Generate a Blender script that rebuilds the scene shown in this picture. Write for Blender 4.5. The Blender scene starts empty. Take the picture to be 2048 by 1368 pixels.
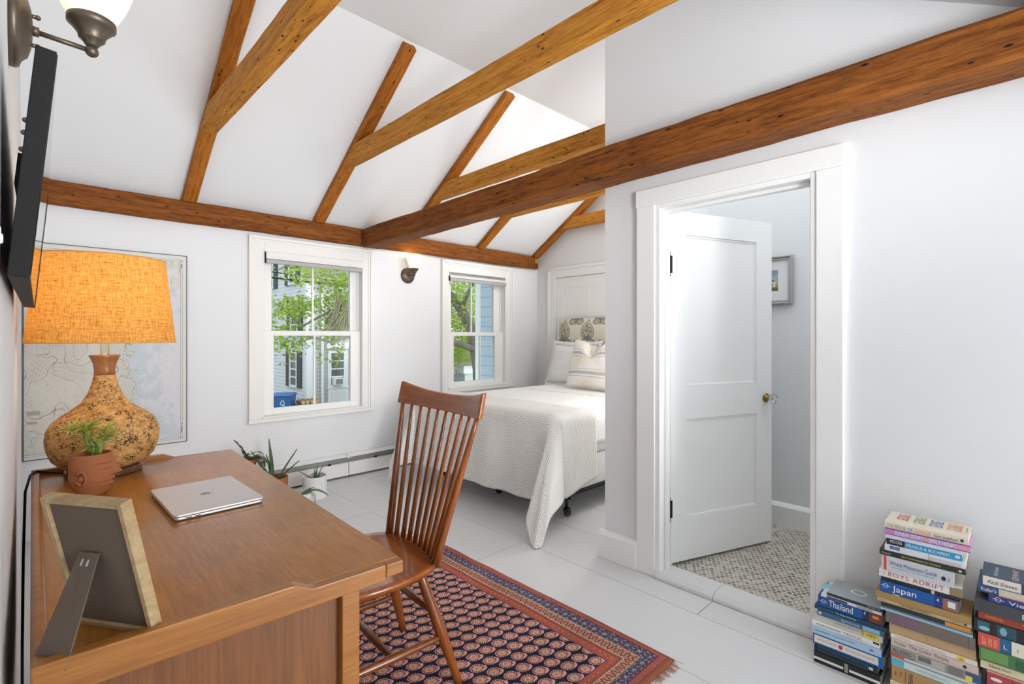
import bpy, bmesh, math, random
import numpy as np
from mathutils import Vector, Matrix, Euler, noise
PI = math.pi
rnd = random.Random(7)
sc = bpy.context.scene
C = sc.collection
COS, SIN = math.cos, math.sin

# ------------------------------------------------------------------ helpers
def lin(c):
    return tuple((v/255/12.92) if v/255 <= .04045 else ((v/255+.055)/1.055)**2.4 for v in c)

class NT:
    """small node-tree builder"""
    def __init__(s, name):
        s.m = bpy.data.materials.new(name); s.m.use_nodes = True
        s.t = s.m.node_tree; s.t.nodes.clear()
        s.out = s.t.nodes.new('ShaderNodeOutputMaterial')
    def n(s, typ, props=None, **inp):
        nd = s.t.nodes.new(typ)
        for k, v in (props or {}).items(): setattr(nd, k, v)
        for k, v in inp.items():
            k = k.replace('_', ' ')
            sock = nd.inputs[int(k[1:])] if k[0] == 'i' and k[1:].isdigit() else nd.inputs[k]
            s.put(sock, v)
        return nd
    def put(s, sock, v):
        if isinstance(v, bpy.types.NodeSocket): s.t.links.new(v, sock)
        else:
            if sock.type == 'RGBA' and len(v) == 3: v = (*v, 1)
            sock.default_value = v
    def math(s, op, a, b=0.0, c=0.0):
        return s.n('ShaderNodeMath', {'operation': op}, i0=a, i1=b, i2=c).outputs[0]
    def mix(s, f, a, b, blend='MIX'):
        nd = s.t.nodes.new('ShaderNodeMix'); nd.data_type = 'RGBA'; nd.blend_type = blend
        s.put(nd.inputs[0], f); s.put(nd.inputs[6], a); s.put(nd.inputs[7], b)
        return nd.outputs[2]
    def ramp(s, f, stops):
        nd = s.n('ShaderNodeValToRGB', None, Fac=f)
        el = nd.color_ramp.elements
        while len(el) < len(stops): el.new(.5)
        for e, (p, c) in zip(el, stops): e.position = p; e.color = (*c, 1)
        return nd.outputs[0]
    def coord(s, which='Object', scale=(1, 1, 1), loc=(0, 0, 0), rand=False, rot=(0, 0, 0)):
        v = s.n('ShaderNodeTexCoord').outputs[which]
        if rand:
            r = s.n('ShaderNodeObjectInfo').outputs['Random']
            k = s.math('MULTIPLY', r, 37.0)
            v = s.n('ShaderNodeVectorMath', {'operation': 'ADD'}, i0=v, i1=s.n('ShaderNodeCombineXYZ', None, X=k, Y=k, Z=k).outputs[0]).outputs[0]
        mp = s.n('ShaderNodeMapping', None, Vector=v, Scale=scale, Location=loc, Rotation=rot)
        return mp.outputs[0]
    def noise(s, vec, scale=5., detail=4., rough=.5, dist=0.):
        return s.n('ShaderNodeTexNoise', None, Vector=vec, Scale=scale, Detail=detail, Roughness=rough, Distortion=dist).outputs['Fac']
    def bsdf(s, col, rough=.5, bump=None, bs=.2, bd=.01, spec=.5, metal=0., **kw):
        b = s.n('ShaderNodeBsdfPrincipled', None, Base_Color=col, Roughness=rough, Metallic=metal)
        b.inputs['Specular IOR Level'].default_value = spec
        for k, v in kw.items(): s.put(b.inputs[k.replace('_', ' ')], v)
        if bump is not None:
            nd = s.n('ShaderNodeBump', None, Height=bump, Strength=bs, Distance=bd)
            s.t.links.new(nd.outputs[0], b.inputs['Normal'])
        s.t.links.new(b.outputs[0], s.out.inputs[0])
        return b

def flat(name, rgb, rough=.5, spec=.5, metal=0., var=.03, **kw):
    n = NT(name); c = lin(rgb)
    f = n.noise(n.coord('Object', rand=True), 9., 3.)
    col = n.mix(f, tuple(v*(1-var) for v in c), tuple(min(1, v*(1+var)) for v in c))
    n.bsdf(col, rough, spec=spec, metal=metal, **kw)
    return n.m

def wood(name, dark, mid, light, rough=.5, axis=0, fine=1., holes=False, spec=.5, bs=.25, coat=0., fleck=0., soft=False):
    n = NT(name)
    s1 = [26*fine]*3; s1[axis] = 1.3*fine
    s2 = [110*fine]*3; s2[axis] = 3.5*fine
    v1 = n.coord('Object', tuple(s1), rand=True); v2 = n.coord('Object', tuple(s2), rand=True)
    v3 = n.coord('Object', (2.2, 2.2, 2.2), rand=True)
    a = n.noise(v1, 1., 5., .6, 1.2); b = n.noise(v2, 1., 4., .6); c = n.noise(v3, 1., 3.)
    f = n.math('ADD', n.math('MULTIPLY', a, .55), n.math('ADD', n.math('MULTIPLY', b, .3), n.math('MULTIPLY', c, .25)))
    if soft:     # fine even grain with broad cloudy variation
        gx = [160]*3; gx[axis] = 14
        f = n.math('ADD', n.math('MULTIPLY', n.noise(n.coord('Object', tuple(gx), rand=True), 1., 3., .7), .42), n.math('ADD', n.math('MULTIPLY', n.noise(n.coord('Object', (3.2, 3.2, 3.2), rand=True), 1., 4., .6), .36), n.math('MULTIPLY', a, .22)))
    col = n.ramp(f, [(.36, lin(dark)), (.54, lin(mid)), (.72, lin(light))])
    if fleck:    # saw marks across the grain and short pores
        sm = [30]*3; sm[axis] = 160
        fl_ = n.noise(n.coord('Object', tuple(sm), rand=True), 1., 3., .7)
        po = [70]*3; po[axis] = 9
        pk = n.ramp(n.noise(n.coord('Object', tuple(po), rand=True), 1., 4., .75), [(.38, (0, 0, 0)), (.62, (1, 1, 1))])
        col = n.mix(n.math('MULTIPLY', n.ramp(fl_, [(.4, (0, 0, 0)), (.7, (1, 1, 1))]), fleck*.5), col, tuple(v*.62 for v in lin(mid)))
        col = n.mix(n.math('MULTIPLY', pk, fleck), col, tuple(min(1, v*1.18) for v in lin(light)))
        f = n.math('ADD', f, n.math('MULTIPLY', pk, .3))
    if holes:
        vh = n.coord('Object', (9, 26, 26), rand=True)
        h = n.n('ShaderNodeTexVoronoi', None, Vector=vh, Scale=1.).outputs['Distance']
        hm = n.ramp(h, [(.085, (1, 1, 1)), (.13, (0, 0, 0))])
        k = n.noise(n.coord('Object', (2, 12, 12), rand=True), 1., 5., .7)
        km = n.ramp(k, [(.64, (0, 0, 0)), (.72, (.8, .8, .8))])
        m = n.math('MAXIMUM', hm, km)
        col = n.mix(m, col, tuple(v*.28 for v in lin(dark)))
    bd = n.bsdf(col, rough, bump=f, bs=bs, bd=.004, spec=spec)
    if coat: bd.inputs['Coat Weight'].default_value = coat; bd.inputs['Coat Roughness'].default_value = .12
    return n.m

def img_mat(name, arr, rough=.8, spec=.2, bump=.0):
    h, w = arr.shape[:2]
    im = bpy.data.images.new(name, w, h)
    px = np.ones((h, w, 4), np.float32); a_ = np.clip(arr, 0, 1); px[..., :3] = np.where(a_ <= .0031308, a_*12.92, 1.055*a_**(1/2.4)-.055)
    im.pixels.foreach_set(px.ravel()); im.update(); im.pack()
    n = NT(name)
    t = n.n('ShaderNodeTexImage', {'image': im, 'extension': 'EXTEND'}, Vector=n.n('ShaderNodeTexCoord').outputs['UV'])
    f = n.noise(n.coord('Object'), 900., 2.)
    n.bsdf(t.outputs[0], rough, bump=f if bump else None, bs=bump, bd=.002, spec=spec)
    return n.m

class MB:
    def __init__(s): s.b = bmesh.new()
    def box(s, a, b):
        x0, y0, z0 = a; x1, y1, z1 = b
        v = [s.b.verts.new(p) for p in ((x0,y0,z0),(x1,y0,z0),(x1,y1,z0),(x0,y1,z0),(x0,y0,z1),(x1,y0,z1),(x1,y1,z1),(x0,y1,z1))]
        for f in ((3,2,1,0),(4,5,6,7),(0,1,5,4),(1,2,6,5),(2,3,7,6),(3,0,4,7)): s.b.faces.new([v[i] for i in f])
        return s
    def poly(s, pts, d):
        """prism: polygon pts (3d) extruded by vector d"""
        d = Vector(d); A = [s.b.verts.new(p) for p in pts]; B = [s.b.verts.new(Vector(p)+d) for p in pts]
        s.b.faces.new(A[::-1]); s.b.faces.new(B); n = len(A)
        for i in range(n): s.b.faces.new((A[i], A[(i+1) % n], B[(i+1) % n], B[i]))
        return s
    def tube(s, pts, rad, seg=10, cap=True, squash=1.):
        pts = [Vector(p) for p in pts]
        if not isinstance(rad, (list, tuple)): rad = [rad]*len(pts)
        rings = []; up = None
        for i, p in enumerate(pts):
            t = (pts[min(i+1, len(pts)-1)]-pts[max(i-1, 0)]).normalized()
            if up is None:
                up = Vector((0, 0, 1)) if abs(t.z) < .9 else Vector((1, 0, 0))
            a = t.cross(up).normalized(); b = a.cross(t).normalized(); up = b
            rings.append([s.b.verts.new(p+a*rad[i]*COS(2*PI*k/seg)+b*rad[i]*squash*SIN(2*PI*k/seg)) for k in range(seg)])
        for r0, r1 in zip(rings, rings[1:]):
            for k in range(seg): s.b.faces.new((r0[k], r0[(k+1) % seg], r1[(k+1) % seg], r1[k]))
        if cap: s.b.faces.new(rings[0][::-1]); s.b.faces.new(rings[-1])
        return s
    def lathe(s, prof, c=(0, 0, 0), seg=32, cap=(True, True), axis='z'):
        c = Vector(c); rings = []
        for r, z in prof:
            ring = []
            for k in range(seg):
                a = 2*PI*k/seg; q = (r*COS(a), r*SIN(a), z)
                if axis == 'x': q = (z, r*COS(a), r*SIN(a))
                if axis == 'y': q = (r*SIN(a), z, r*COS(a))
                ring.append(s.b.verts.new(c+Vector(q)))
            rings.append(ring)
        for r0, r1 in zip(rings, rings[1:]):
            for k in range(seg): s.b.faces.new((r0[k], r0[(k+1) % seg], r1[(k+1) % seg], r1[k]))
        if cap[0]: s.b.faces.new(rings[0][::-1])
        if cap[1]: s.b.faces.new(rings[-1])
        return s
    def sphere(s, c, r, seg=14, rings=8, sc=(1, 1, 1)):
        prof = [(max(1e-4, r*SIN(PI*i/rings)), -r*COS(PI*i/rings)) for i in range(rings+1)]
        n0 = len(s.b.verts); s.lathe(prof, (0, 0, 0), seg)
        s.b.verts.ensure_lookup_table()
        for v in s.b.verts[n0:]: v.co = Vector((v.co.x*sc[0]+c[0], v.co.y*sc[1]+c[1], v.co.z*sc[2]+c[2]))
        return s
    def grid(s, fn, nu, nv, uv=None, closeu=False):
        V = [[s.b.verts.new(fn(i/nu, j/nv)) for j in range(nv+1)] for i in range(nu if closeu else nu+1)]
        L = s.b.loops.layers.uv.verify() if uv else None
        for i in range(nu):
            i2 = (i+1) % nu if closeu else i+1
            for j in range(nv):
                f = s.b.faces.new((V[i][j], V[i2][j], V[i2][j+1], V[i][j+1]))
                if L:
                    for lp, (a, b) in zip(f.loops, ((i, j), (i+1, j), (i+1, j+1), (i, j+1))): lp[L].uv = uv(a/nu, b/nv)
        return V
    def quad(s, pts, uv=((0, 0), (1, 0), (1, 1), (0, 1))):
        L = s.b.loops.layers.uv.verify()
        f = s.b.faces.new([s.b.verts.new(p) for p in pts])
        for lp, u in zip(f.loops, uv): lp[L].uv = u
        return s
    def xf(s, M):
        for v in s.b.verts: v.co = M @ v.co
        return s
    def build(s, name, mat, parent=None, smooth=False, bevel=0., bseg=2, loc=(0, 0, 0), sub=0, norm=True, solid=0.):
        if norm: bmesh.ops.recalc_face_normals(s.b, faces=s.b.faces[:])
        me = bpy.data.meshes.new(name); s.b.to_mesh(me); s.b.free()
        for m in (mat if isinstance(mat, (list, tuple)) else [mat]): me.materials.append(m)
        if smooth:
            for p in me.polygons: p.use_smooth = True
        o = bpy.data.objects.new(name, me); C.objects.link(o); o.location = loc
        if parent: o.parent = parent
        if solid:
            md = o.modifiers.new('s', 'SOLIDIFY'); md.thickness = solid; md.offset = 0
        if bevel:
            md = o.modifiers.new('b', 'BEVEL'); md.width = bevel; md.segments = bseg; md.limit_method = 'ANGLE'; md.angle_limit = .7
            md.harden_normals = False
        if sub:
            md = o.modifiers.new('u', 'SUBSURF'); md.levels = sub; md.render_levels = sub
        return o

def tag(o, label=None, cat=None, group=None, kind=None):
    if label: o['label'] = label
    if cat: o['category'] = cat
    if group: o['group'] = group
    if kind: o['kind'] = kind
    return o
def thing(name, label, cat, loc=(0, 0, 0), group=None, rz=0.):
    o = bpy.data.objects.new(name, None); C.objects.link(o); o.location = loc; o.rotation_euler = (0, 0, rz)
    o.empty_display_size = .05
    return tag(o, label, cat, group)
def struct(o, label=None): o['kind'] = 'structure'; (label and tag(o, label)); return o
def copy_tree(o, parent=None):
    c = o.copy(); C.objects.link(c); c.parent = parent
    for ch in list(o.children): copy_tree(ch, c)
    return c

def text_mesh(body, w, h, name, mat, parent, origin, right, up, keep=False, spacing=1., shear=0., off=.0006):
    """letters as a thin mesh filling a w x h box whose lower left corner is origin"""
    cu = bpy.data.curves.new(name, 'FONT'); cu.body = body; cu.size = 1.; cu.space_character = spacing; cu.shear = shear
    cu.resolution_u = 3
    ob = bpy.data.objects.new(name, cu); C.objects.link(ob)
    bpy.context.view_layer.update()
    me = bpy.data.meshes.new_from_object(ob.evaluated_get(bpy.context.evaluated_depsgraph_get()))
    bpy.data.objects.remove(ob); bpy.data.curves.remove(cu)
    xs = [v.co.x for v in me.vertices]; ys = [v.co.y for v in me.vertices]
    x0, x1, y0, y1 = min(xs), max(xs), min(ys), max(ys)
    sx = w/(x1-x0); sy = h/(y1-y0)
    if keep: sx = sy = min(sx, sy)
    R = Vector(right).normalized(); U = Vector(up).normalized(); N = R.cross(U); O = Vector(origin)+N*off
    for v in me.vertices: v.co = O+R*((v.co.x-x0)*sx)+U*((v.co.y-y0)*sy)
    me.name = name; me.materials.clear(); me.materials.append(mat)
    o = bpy.data.objects.new(name, me); C.objects.link(o); o.parent = parent
    return o

# ------------------------------------------------------------------ materials
def wall_mat(name, rgb, rough=.62, bs=.06):
    n = NT(name); f = n.noise(n.coord('Object'), 60., 3.); g = n.noise(n.coord('Object'), 1.6, 3.)
    c = lin(rgb); col = n.mix(g, tuple(v*.985 for v in c), tuple(min(1, v*1.01) for v in c))
    n.bsdf(col, rough, bump=f, bs=bs, bd=.003, spec=.3); return n.m
M = {}
M['wall'] = wall_mat('wall_paint', (230, 231, 232))
M['ceil'] = wall_mat('ceiling_paint', (236, 238, 240))
M['trim'] = wall_mat('white_trim_paint', (240, 240, 238), .38, .03)
M['trim2'] = wall_mat('worn_white_trim_paint', (236, 234, 231), .42, .05)
M['blind'] = flat('blind_grey', (176, 174, 172), .5)
M['beam_d'] = wood('dark_beam_wood', (54, 25, 6), (102, 54, 15), (150, 90, 34), .72, holes=True, bs=.5, fleck=.5, spec=.22)
M['beam_l'] = wood('amber_beam_wood', (112, 64, 14), (174, 110, 33), (212, 150, 62), .68, holes=True, bs=.5, fleck=.55, spec=.22)
M['beam_r'] = wood('rafter_wood', (84, 42, 9), (142, 78, 21), (186, 118, 42), .68, holes=True, bs=.5, fleck=.55, spec=.22)
M['desk'] = wood('desk_walnut', (142, 84, 18), (172, 110, 38), (196, 136, 60), .33, axis=1, fine=1.5, bs=.10, coat=.25, soft=True)
M['desk_s'] = wood('desk_side_walnut', (98, 56, 20), (120, 72, 30), (140, 88, 42), .4, axis=2, fine=2.2, bs=.1, coat=.15)
M['desk_e'] = wood('desk_edge_walnut', (124, 74, 24), (154, 96, 36), (176, 118, 52), .34, axis=0, fine=1.6, bs=.1, coat=.2)
M['cherry'] = wood('chair_cherry', (112, 54, 14), (146, 76, 24), (174, 98, 36), .22, axis=1, fine=.7, bs=.03, coat=.6)
M['cherry_z'] = wood('chair_cherry_turned', (92, 44, 12), (128, 66, 20), (156, 86, 30), .25, axis=2, fine=.7, bs=.03, coat=.5)
M['bronze'] = flat('dark_bronze', (104, 92, 80), .42, metal=.7)
M['bronze_d'] = flat('aged_bronze_hinge', (52, 40, 34), .4, metal=.6)
M['black'] = flat('matte_black_plastic', (27, 26, 25), .6, spec=.25)
M['black_m'] = flat('black_steel', (44, 42, 40), .4, metal=.6)
M['screen'] = flat('glossy_screen', (16, 16, 17), .05, spec=.6)
M['silver'] = flat('brushed_aluminium', (214, 213, 213), .42, metal=.75)
M['silver_d'] = flat('laptop_logo_grey', (122, 122, 124), .3, metal=.6)
M['frame_s'] = flat('silver_frame', (190, 188, 185), .25, metal=.9)
M['oak'] = wood('pale_oak_frame', (150, 122, 84), (178, 152, 112), (196, 172, 134), .5, fine=1.2)
M['backing'] = flat('brown_backing_board', (104, 90, 78), .85, var=.12)
M['terra'] = flat('terracotta', (160, 98, 60), .8, var=.1)
M['terra2'] = flat('smooth_terracotta', (172, 102, 62), .7, var=.05)
M['wpot'] = flat('white_ceramic', (228, 228, 226), .3)
M['soil'] = flat('soil', (66, 46, 34), .95, var=.5)
M['bark_mix'] = flat('bark_chips', (92, 62, 40), .95, var=.6)
M['white_cloth'] = wall_mat('white_linen', (240, 239, 237), .85, .25)
M['boxs'] = wall_mat('box_spring_ticking', (226, 226, 226), .9, .2)
M['paper'] = flat('book_pages', (226, 216, 198), .9)
M['heat'] = wall_mat('heater_enamel', (232, 231, 228), .35, .02)
M['dark'] = flat('dark_gap', (30, 30, 30), .8)
M['rubber'] = flat('rubber', (60, 66, 62), .5)
M['white'] = flat('white_enamel', (238, 238, 236), .4)
M['brass'] = flat('aged_brass', (150, 116, 66), .35, metal=.8)
M['grout'] = flat('grout', (214, 208, 196), .9)

def glass_mat(name, tint=(.9, .93, .92), rough=0.):
    n = NT(name)
    tr = n.n('ShaderNodeBsdfTransparent', None, Color=tint); gl = n.n('ShaderNodeBsdfGlossy', None, Color=(1, 1, 1), Roughness=.02)
    fr = n.n('ShaderNodeFresnel', None, IOR=1.45).outputs[0]
    mx = n.n('ShaderNodeMixShader', None, Fac=n.math('MULTIPLY', fr, .6), i1=tr.outputs[0], i2=gl.outputs[0])
    n.t.links.new(mx.outputs[0], n.out.inputs[0]); return n.m
M['pane'] = glass_mat('window_glass', (.82, .85, .85))
M['crystal'] = glass_mat('clear_glass', (.93, .95, .95))
def clear():
    n = NT('crystal_knob_glass'); g = n.n('ShaderNodeBsdfGlass', None, Color=(.97, .98, .98), Roughness=.02, IOR=1.5)
    n.t.links.new(g.outputs[0], n.out.inputs[0]); return n.m
M['knob'] = clear()

def emit(name, rgb, s):
    n = NT(name); d = n.n('ShaderNodeBsdfDiffuse', None, Color=(.6, .57, .5)); e = n.n('ShaderNodeEmission', None, Color=rgb, Strength=s)
    a = n.n('ShaderNodeAddShader', None, i0=d.outputs[0], i1=e.outputs[0]); n.t.links.new(a.outputs[0], n.out.inputs[0]); return n.m
M['frost'] = emit('lit_frosted_glass', (1, .84, .58), .62)
M['bulb'] = emit('lit_bulb', (1, .72, .38), 6.)

def floor_mat():
    n = NT('painted_floorboards')
    v = n.n('ShaderNodeTexCoord').outputs['Object']
    sx = n.n('ShaderNodeSeparateXYZ', None, Vector=v)
    wob = n.math('MULTIPLY', n.math('SUBTRACT', n.noise(n.coord('Object'), 2.5, 2.), .5), .012)
    X = n.math('ADD', n.math('ADD', sx.outputs[0], wob), .21)
    W = .385
    fx = n.math('DIVIDE', X, W); ix = n.math('FLOOR', fx); fr = n.math('SUBTRACT', fx, ix)
    d = n.math('MULTIPLY', n.math('MINIMUM', fr, n.math('SUBTRACT', 1., fr)), W)
    seam = n.math('LESS_THAN', d, .0016)
    # staggered end joints
    h = n.math('ADD', n.math('MULTIPLY', ix, .37), .939)
    fy = n.math('FRACT', n.math('ADD', n.math('DIVIDE', sx.outputs[1], 2.9), h))
    joint = n.math('LESS_THAN', n.math('ABSOLUTE', n.math('SUBTRACT', fy, .5)), .0009)
    line = n.math('MAXIMUM', seam, joint)
    g = n.noise(n.coord('Object', (60, 3, 1)), 1., 5., .65, .6)
    b = n.noise(n.coord('Object'), 2.2, 4.)
    col = n.mix(g, lin((212, 212, 212)), lin((224, 224, 224)))
    col = n.mix(n.math('MULTIPLY', b, .35), col, lin((206, 207, 208)))
    chip = n.ramp(n.noise(n.coord('Object', (18, 6, 1)), 3., 6., .7), [(.735, (0, 0, 0)), (.76, (1, 1, 1))])
    col = n.mix(n.math('MULTIPLY', chip, .35), col, lin((150, 148, 146)))
    fade = n.noise(n.coord('Object', (.8, 1.3, 1)), 2., 3.)
    vis = n.math('MULTIPLY', line, n.ramp(fade, [(.3, (.35, .35, .35)), (.6, (1, 1, 1))]))
    col = n.mix(n.math('MULTIPLY', vis, .75), col, lin((92, 90, 88)))
    hh = n.math('SUBTRACT', n.math('MULTIPLY', g, .3), line)
    n.bsdf(col, .36, bump=hh, bs=.22, bd=.003, spec=.45); return n.m
M['floor'] = floor_mat()

def penny_mat():
    """round penny tiles on an offset grid"""
    n = NT('penny_tile_floor')
    v = n.n('ShaderNodeTexCoord').outputs['Object']; s = n.n('ShaderNodeSeparateXYZ', None, Vector=v)
    p = .0245; q = p*math.sqrt(3)
    def cell(ox, oy):
        a = n.math('DIVIDE', n.math('ADD', s.outputs[1], ox), p); b = n.math('DIVIDE', n.math('ADD', s.outputs[0], oy), q)
        ia = n.math('ROUND', a); ib = n.math('ROUND', b)
        da = n.math('MULTIPLY', n.math('SUBTRACT', a, ia), p); db = n.math('MULTIPLY', n.math('SUBTRACT', b, ib), q)
        r = n.math('SQRT', n.math('ADD', n.math('MULTIPLY', da, da), n.math('MULTIPLY', db, db)))
        hsh = n.math('FRACT', n.math('MULTIPLY', n.math('SINE', n.math('ADD', n.math('MULTIPLY', ia, 12.989), n.math('MULTIPLY', ib, 78.233+ox*50))), 43758.5))
        return r, hsh
    r1, h1 = cell(0, 0); r2, h2 = cell(p/2, q/2)
    pick = n.math('LESS_THAN', r1, r2)
    r = n.math('MINIMUM', r1, r2)
    h = n.math('ADD', n.math('MULTIPLY', pick, h1), n.math('MULTIPLY', n.math('SUBTRACT', 1., pick), h2))
    big = n.noise(n.coord('Object'), 3.5, 3.)
    k = n.math('ADD', n.math('MULTIPLY', h, .75), n.math('MULTIPLY', big, .45))
    tile = n.ramp(k, [(.2, lin((104, 101, 96))), (.62, lin((142, 136, 127))), (1., lin((188, 181, 170)))])
    m = n.math('LESS_THAN', r, .0104)
    gr = n.mix(n.noise(n.coord('Object'), 4., 3.), lin((222, 220, 215)), lin((205, 192, 168)))
    col = n.mix(m, gr, tile)
    n.bsdf(col, n.math('SUBTRACT', .75, n.math('MULTIPLY', m, .4)), bump=m, bs=.3, bd=.002); return n.m
M['penny'] = penny_mat()

def shade_mat():
    n = NT('burlap_lampshade')
    sep = n.n('ShaderNodeSeparateXYZ', None, Vector=n.n('ShaderNodeTexCoord').outputs['UV'])
    U, V = sep.outputs[0], sep.outputs[1]
    cv = lambda a, b: n.n('ShaderNodeCombineXYZ', None, X=n.math('MULTIPLY', U, a), Y=n.math('MULTIPLY', V, b)).outputs[0]
    a = n.noise(cv(330, 7), 1., 3., .7); b = n.noise(cv(14, 120), 1., 3., .7); c = n.noise(cv(90, 50), 1., 3.)
    f = n.math('ADD', n.math('MULTIPLY', a, .45), n.math('ADD', n.math('MULTIPLY', b, .4), n.math('MULTIPLY', c, .25)))
    col = n.ramp(f, [(.38, lin((126, 82, 34))), (.5, lin((206, 150, 78))), (.64, lin((236, 192, 116)))])
    d = n.n('ShaderNodeBsdfDiffuse', None, Color=col); t = n.n('ShaderNodeBsdfTranslucent', None, Color=col)
    mx = n.n('ShaderNodeMixShader', None, Fac=.55, i1=d.outputs[0], i2=t.outputs[0])
    n.t.links.new(mx.outputs[0], n.out.inputs[0]); return n.m
M['shade'] = shade_mat()
def cork_mat():
    n = NT('cork')
    wv = n.n('ShaderNodeVectorMath', {'operation': 'ADD'}, i0=n.coord('Object', (1, 1, 1.5)), i1=n.n('ShaderNodeVectorMath', {'operation': 'SCALE'}, i0=n.n('ShaderNodeTexNoise', None, Vector=n.coord('Object'), Scale=120., Detail=3.).outputs['Color'], Scale=.010).outputs[0]).outputs[0]
    v = n.n('ShaderNodeTexVoronoi', {'feature': 'DISTANCE_TO_EDGE'}, Vector=wv, Scale=92., Randomness=1.)
    c = n.n('ShaderNodeTexVoronoi', None, Vector=wv, Scale=92., Randomness=1.)
    b = n.noise(n.coord('Object'), 50., 4.)
    col = n.ramp(n.math('ADD', n.math('MULTIPLY', n.n('ShaderNodeSeparateColor', None, Color=c.outputs['Color']).outputs[0], .45), n.math('MULTIPLY', b, .55)),
                 [(.2, lin((164, 118, 66))), (.5, lin((200, 154, 94))), (.85, lin((216, 172, 112)))])
    e = n.math('ADD', v.outputs['Distance'], n.math('MULTIPLY', n.math('SUBTRACT', n.noise(n.coord('Object'), 38., 3.), .5), .34))
    sk = n.ramp(n.noise(n.coord('Object'), 30., 4., .6), [(.44, (0, 0, 0)), (.54, (1, 1, 1))])
    m = n.math('MULTIPLY', n.ramp(e, [(.03, (1, 1, 1)), (.11, (0, 0, 0))]), sk)
    col = n.mix(m, col, lin((58, 36, 20)))
    n.bsdf(col, .7, bump=e, bs=.3, bd=.004, spec=.3); return n.m
M['cork'] = cork_mat()

def quilt_mat():
    """white kantha quilt: rows of grey running stitch"""
    n = NT('stitched_quilt')
    uv = n.n('ShaderNodeTexCoord').outputs['UV']
    w = n.noise(uv, 9., 4.); w2 = n.noise(n.n('ShaderNodeMapping', None, Vector=uv, Location=(5, 3, 0)).outputs[0], 9., 2.)
    s = n.n('ShaderNodeSeparateXYZ', None, Vector=uv)
    a = n.math('ADD', s.outputs[0], n.math('MULTIPLY', w, .05)); b = n.math('ADD', s.outputs[1], n.math('MULTIPLY', w2, .05))
    ra = n.math('DIVIDE', a, .0135); ia = n.math('FLOOR', ra); fa = n.math('SUBTRACT', ra, ia)
    off = n.math('FRACT', n.math('MULTIPLY', n.math('SINE', n.math('MULTIPLY', ia, 91.7)), 4375.85))
    fb = n.math('FRACT', n.math('ADD', n.math('DIVIDE', b, .0115), off))
    row = n.math('LESS_THAN', n.math('ABSOLUTE', n.math('SUBTRACT', fa, .5)), .17)
    dash = n.math('LESS_THAN', fb, .5)
    st = n.math('MULTIPLY', n.math('MULTIPLY', row, dash), n.ramp(n.noise(uv, 4., 2.), [(.3, (.5, .5, .5)), (.6, (1, 1, 1))]))
    puff = n.math('SINE', n.math('MULTIPLY', fa, PI))
    col = n.mix(st, lin((238, 236, 232)), lin((160, 158, 154)))
    n.bsdf(col, .9, bump=n.math('ADD', n.math('MULTIPLY', n.math('ABSOLUTE', n.math('SUBTRACT', fa, .5)), 1.2), n.math('MULTIPLY', n.noise(uv, 160., 2.), .5)), bs=.5, bd=.004, spec=.15)
    return n.m
M['quilt'] = quilt_mat()
def coverlet_mat():
    n = NT('white_coverlet'); uv = n.n('ShaderNodeTexCoord').outputs['Object']; s = n.n('ShaderNodeSeparateXYZ', None, Vector=uv)
    # a line of pale grey cut-work across the bed near the pillows
    x = s.outputs[0]
    band = n.math('MULTIPLY', n.math('GREATER_THAN', x, 3.53), n.math('LESS_THAN', x, 3.60))
    t = n.ramp(n.noise(n.coord('Object', (60, 26, 1)), 1., 2.), [(.46, (0, 0, 0)), (.54, (1, 1, 1))])
    col = n.mix(n.math('MULTIPLY', n.math('MULTIPLY', band, t), .5), lin((240, 239, 237)), lin((176, 172, 172)))
    n.bsdf(col, .85, bump=n.noise(n.coord('Object'), 240., 2.), bs=.15, bd=.003, spec=.15); return n.m
M['coverlet'] = coverlet_mat()
def stripe_mat():
    n = NT('striped_linen'); v = n.n('ShaderNodeTexCoord').outputs['UV']; s = n.n('ShaderNodeSeparateXYZ', None, Vector=v)
    y = n.math('ADD', s.outputs[1], n.math('MULTIPLY', n.noise(v, 20., 2.), .006))
    def band(c, h): return n.math('LESS_THAN', n.math('ABSOLUTE', n.math('SUBTRACT', y, c)), h)
    m = None
    for c, h in ((.30, .030), (.225, .007), (.70, .030), (.775, .007), (.625, .007), (.375, .005)):
        m = band(c, h) if m is None else n.math('MAXIMUM', m, band(c, h))
    base = n.mix(n.ramp(n.noise(v, 3., 2.), [(.4, (0, 0, 0)), (.6, (1, 1, 1))]), lin((240, 238, 234)), lin((238, 226, 210)))
    col = n.mix(n.math('MULTIPLY', m, .8), base, lin((176, 178, 182)))
    n.bsdf(col, .9, bump=n.noise(v, 140., 2.), bs=.3, bd=.003, spec=.1); return n.m
M['stripe'] = stripe_mat()

def leaf_mat(name, c1, c2, trans=.35, rough=.5):
    n = NT(name)
    f = n.noise(n.coord('Object'), 14., 3.)
    col = n.mix(n.ramp(f, [(.35, (0, 0, 0)), (.65, (1, 1, 1))]), lin(c1), lin(c2))
    b = n.n('ShaderNodeBsdfPrincipled', None, Base_Color=col, Roughness=rough); t = n.n('ShaderNodeBsdfTranslucent', None, Color=col)
    mx = n.n('ShaderNodeMixShader', None, Fac=trans, i1=b.outputs[0], i2=t.outputs[0])
    n.t.links.new(mx.outputs[0], n.out.inputs[0]); return n.m
M['leaf_out'] = leaf_mat('street_tree_leaf', (128, 160, 48), (190, 210, 92), .5)
M['succ'] = leaf_mat('pale_succulent_leaf', (168, 182, 78), (232, 228, 142), .35)
M['stem_g'] = leaf_mat('green_stem', (110, 136, 62), (142, 164, 84), .1)
M['aloe'] = leaf_mat('aloe_leaf', (62, 92, 62), (96, 126, 86), .1)
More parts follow.
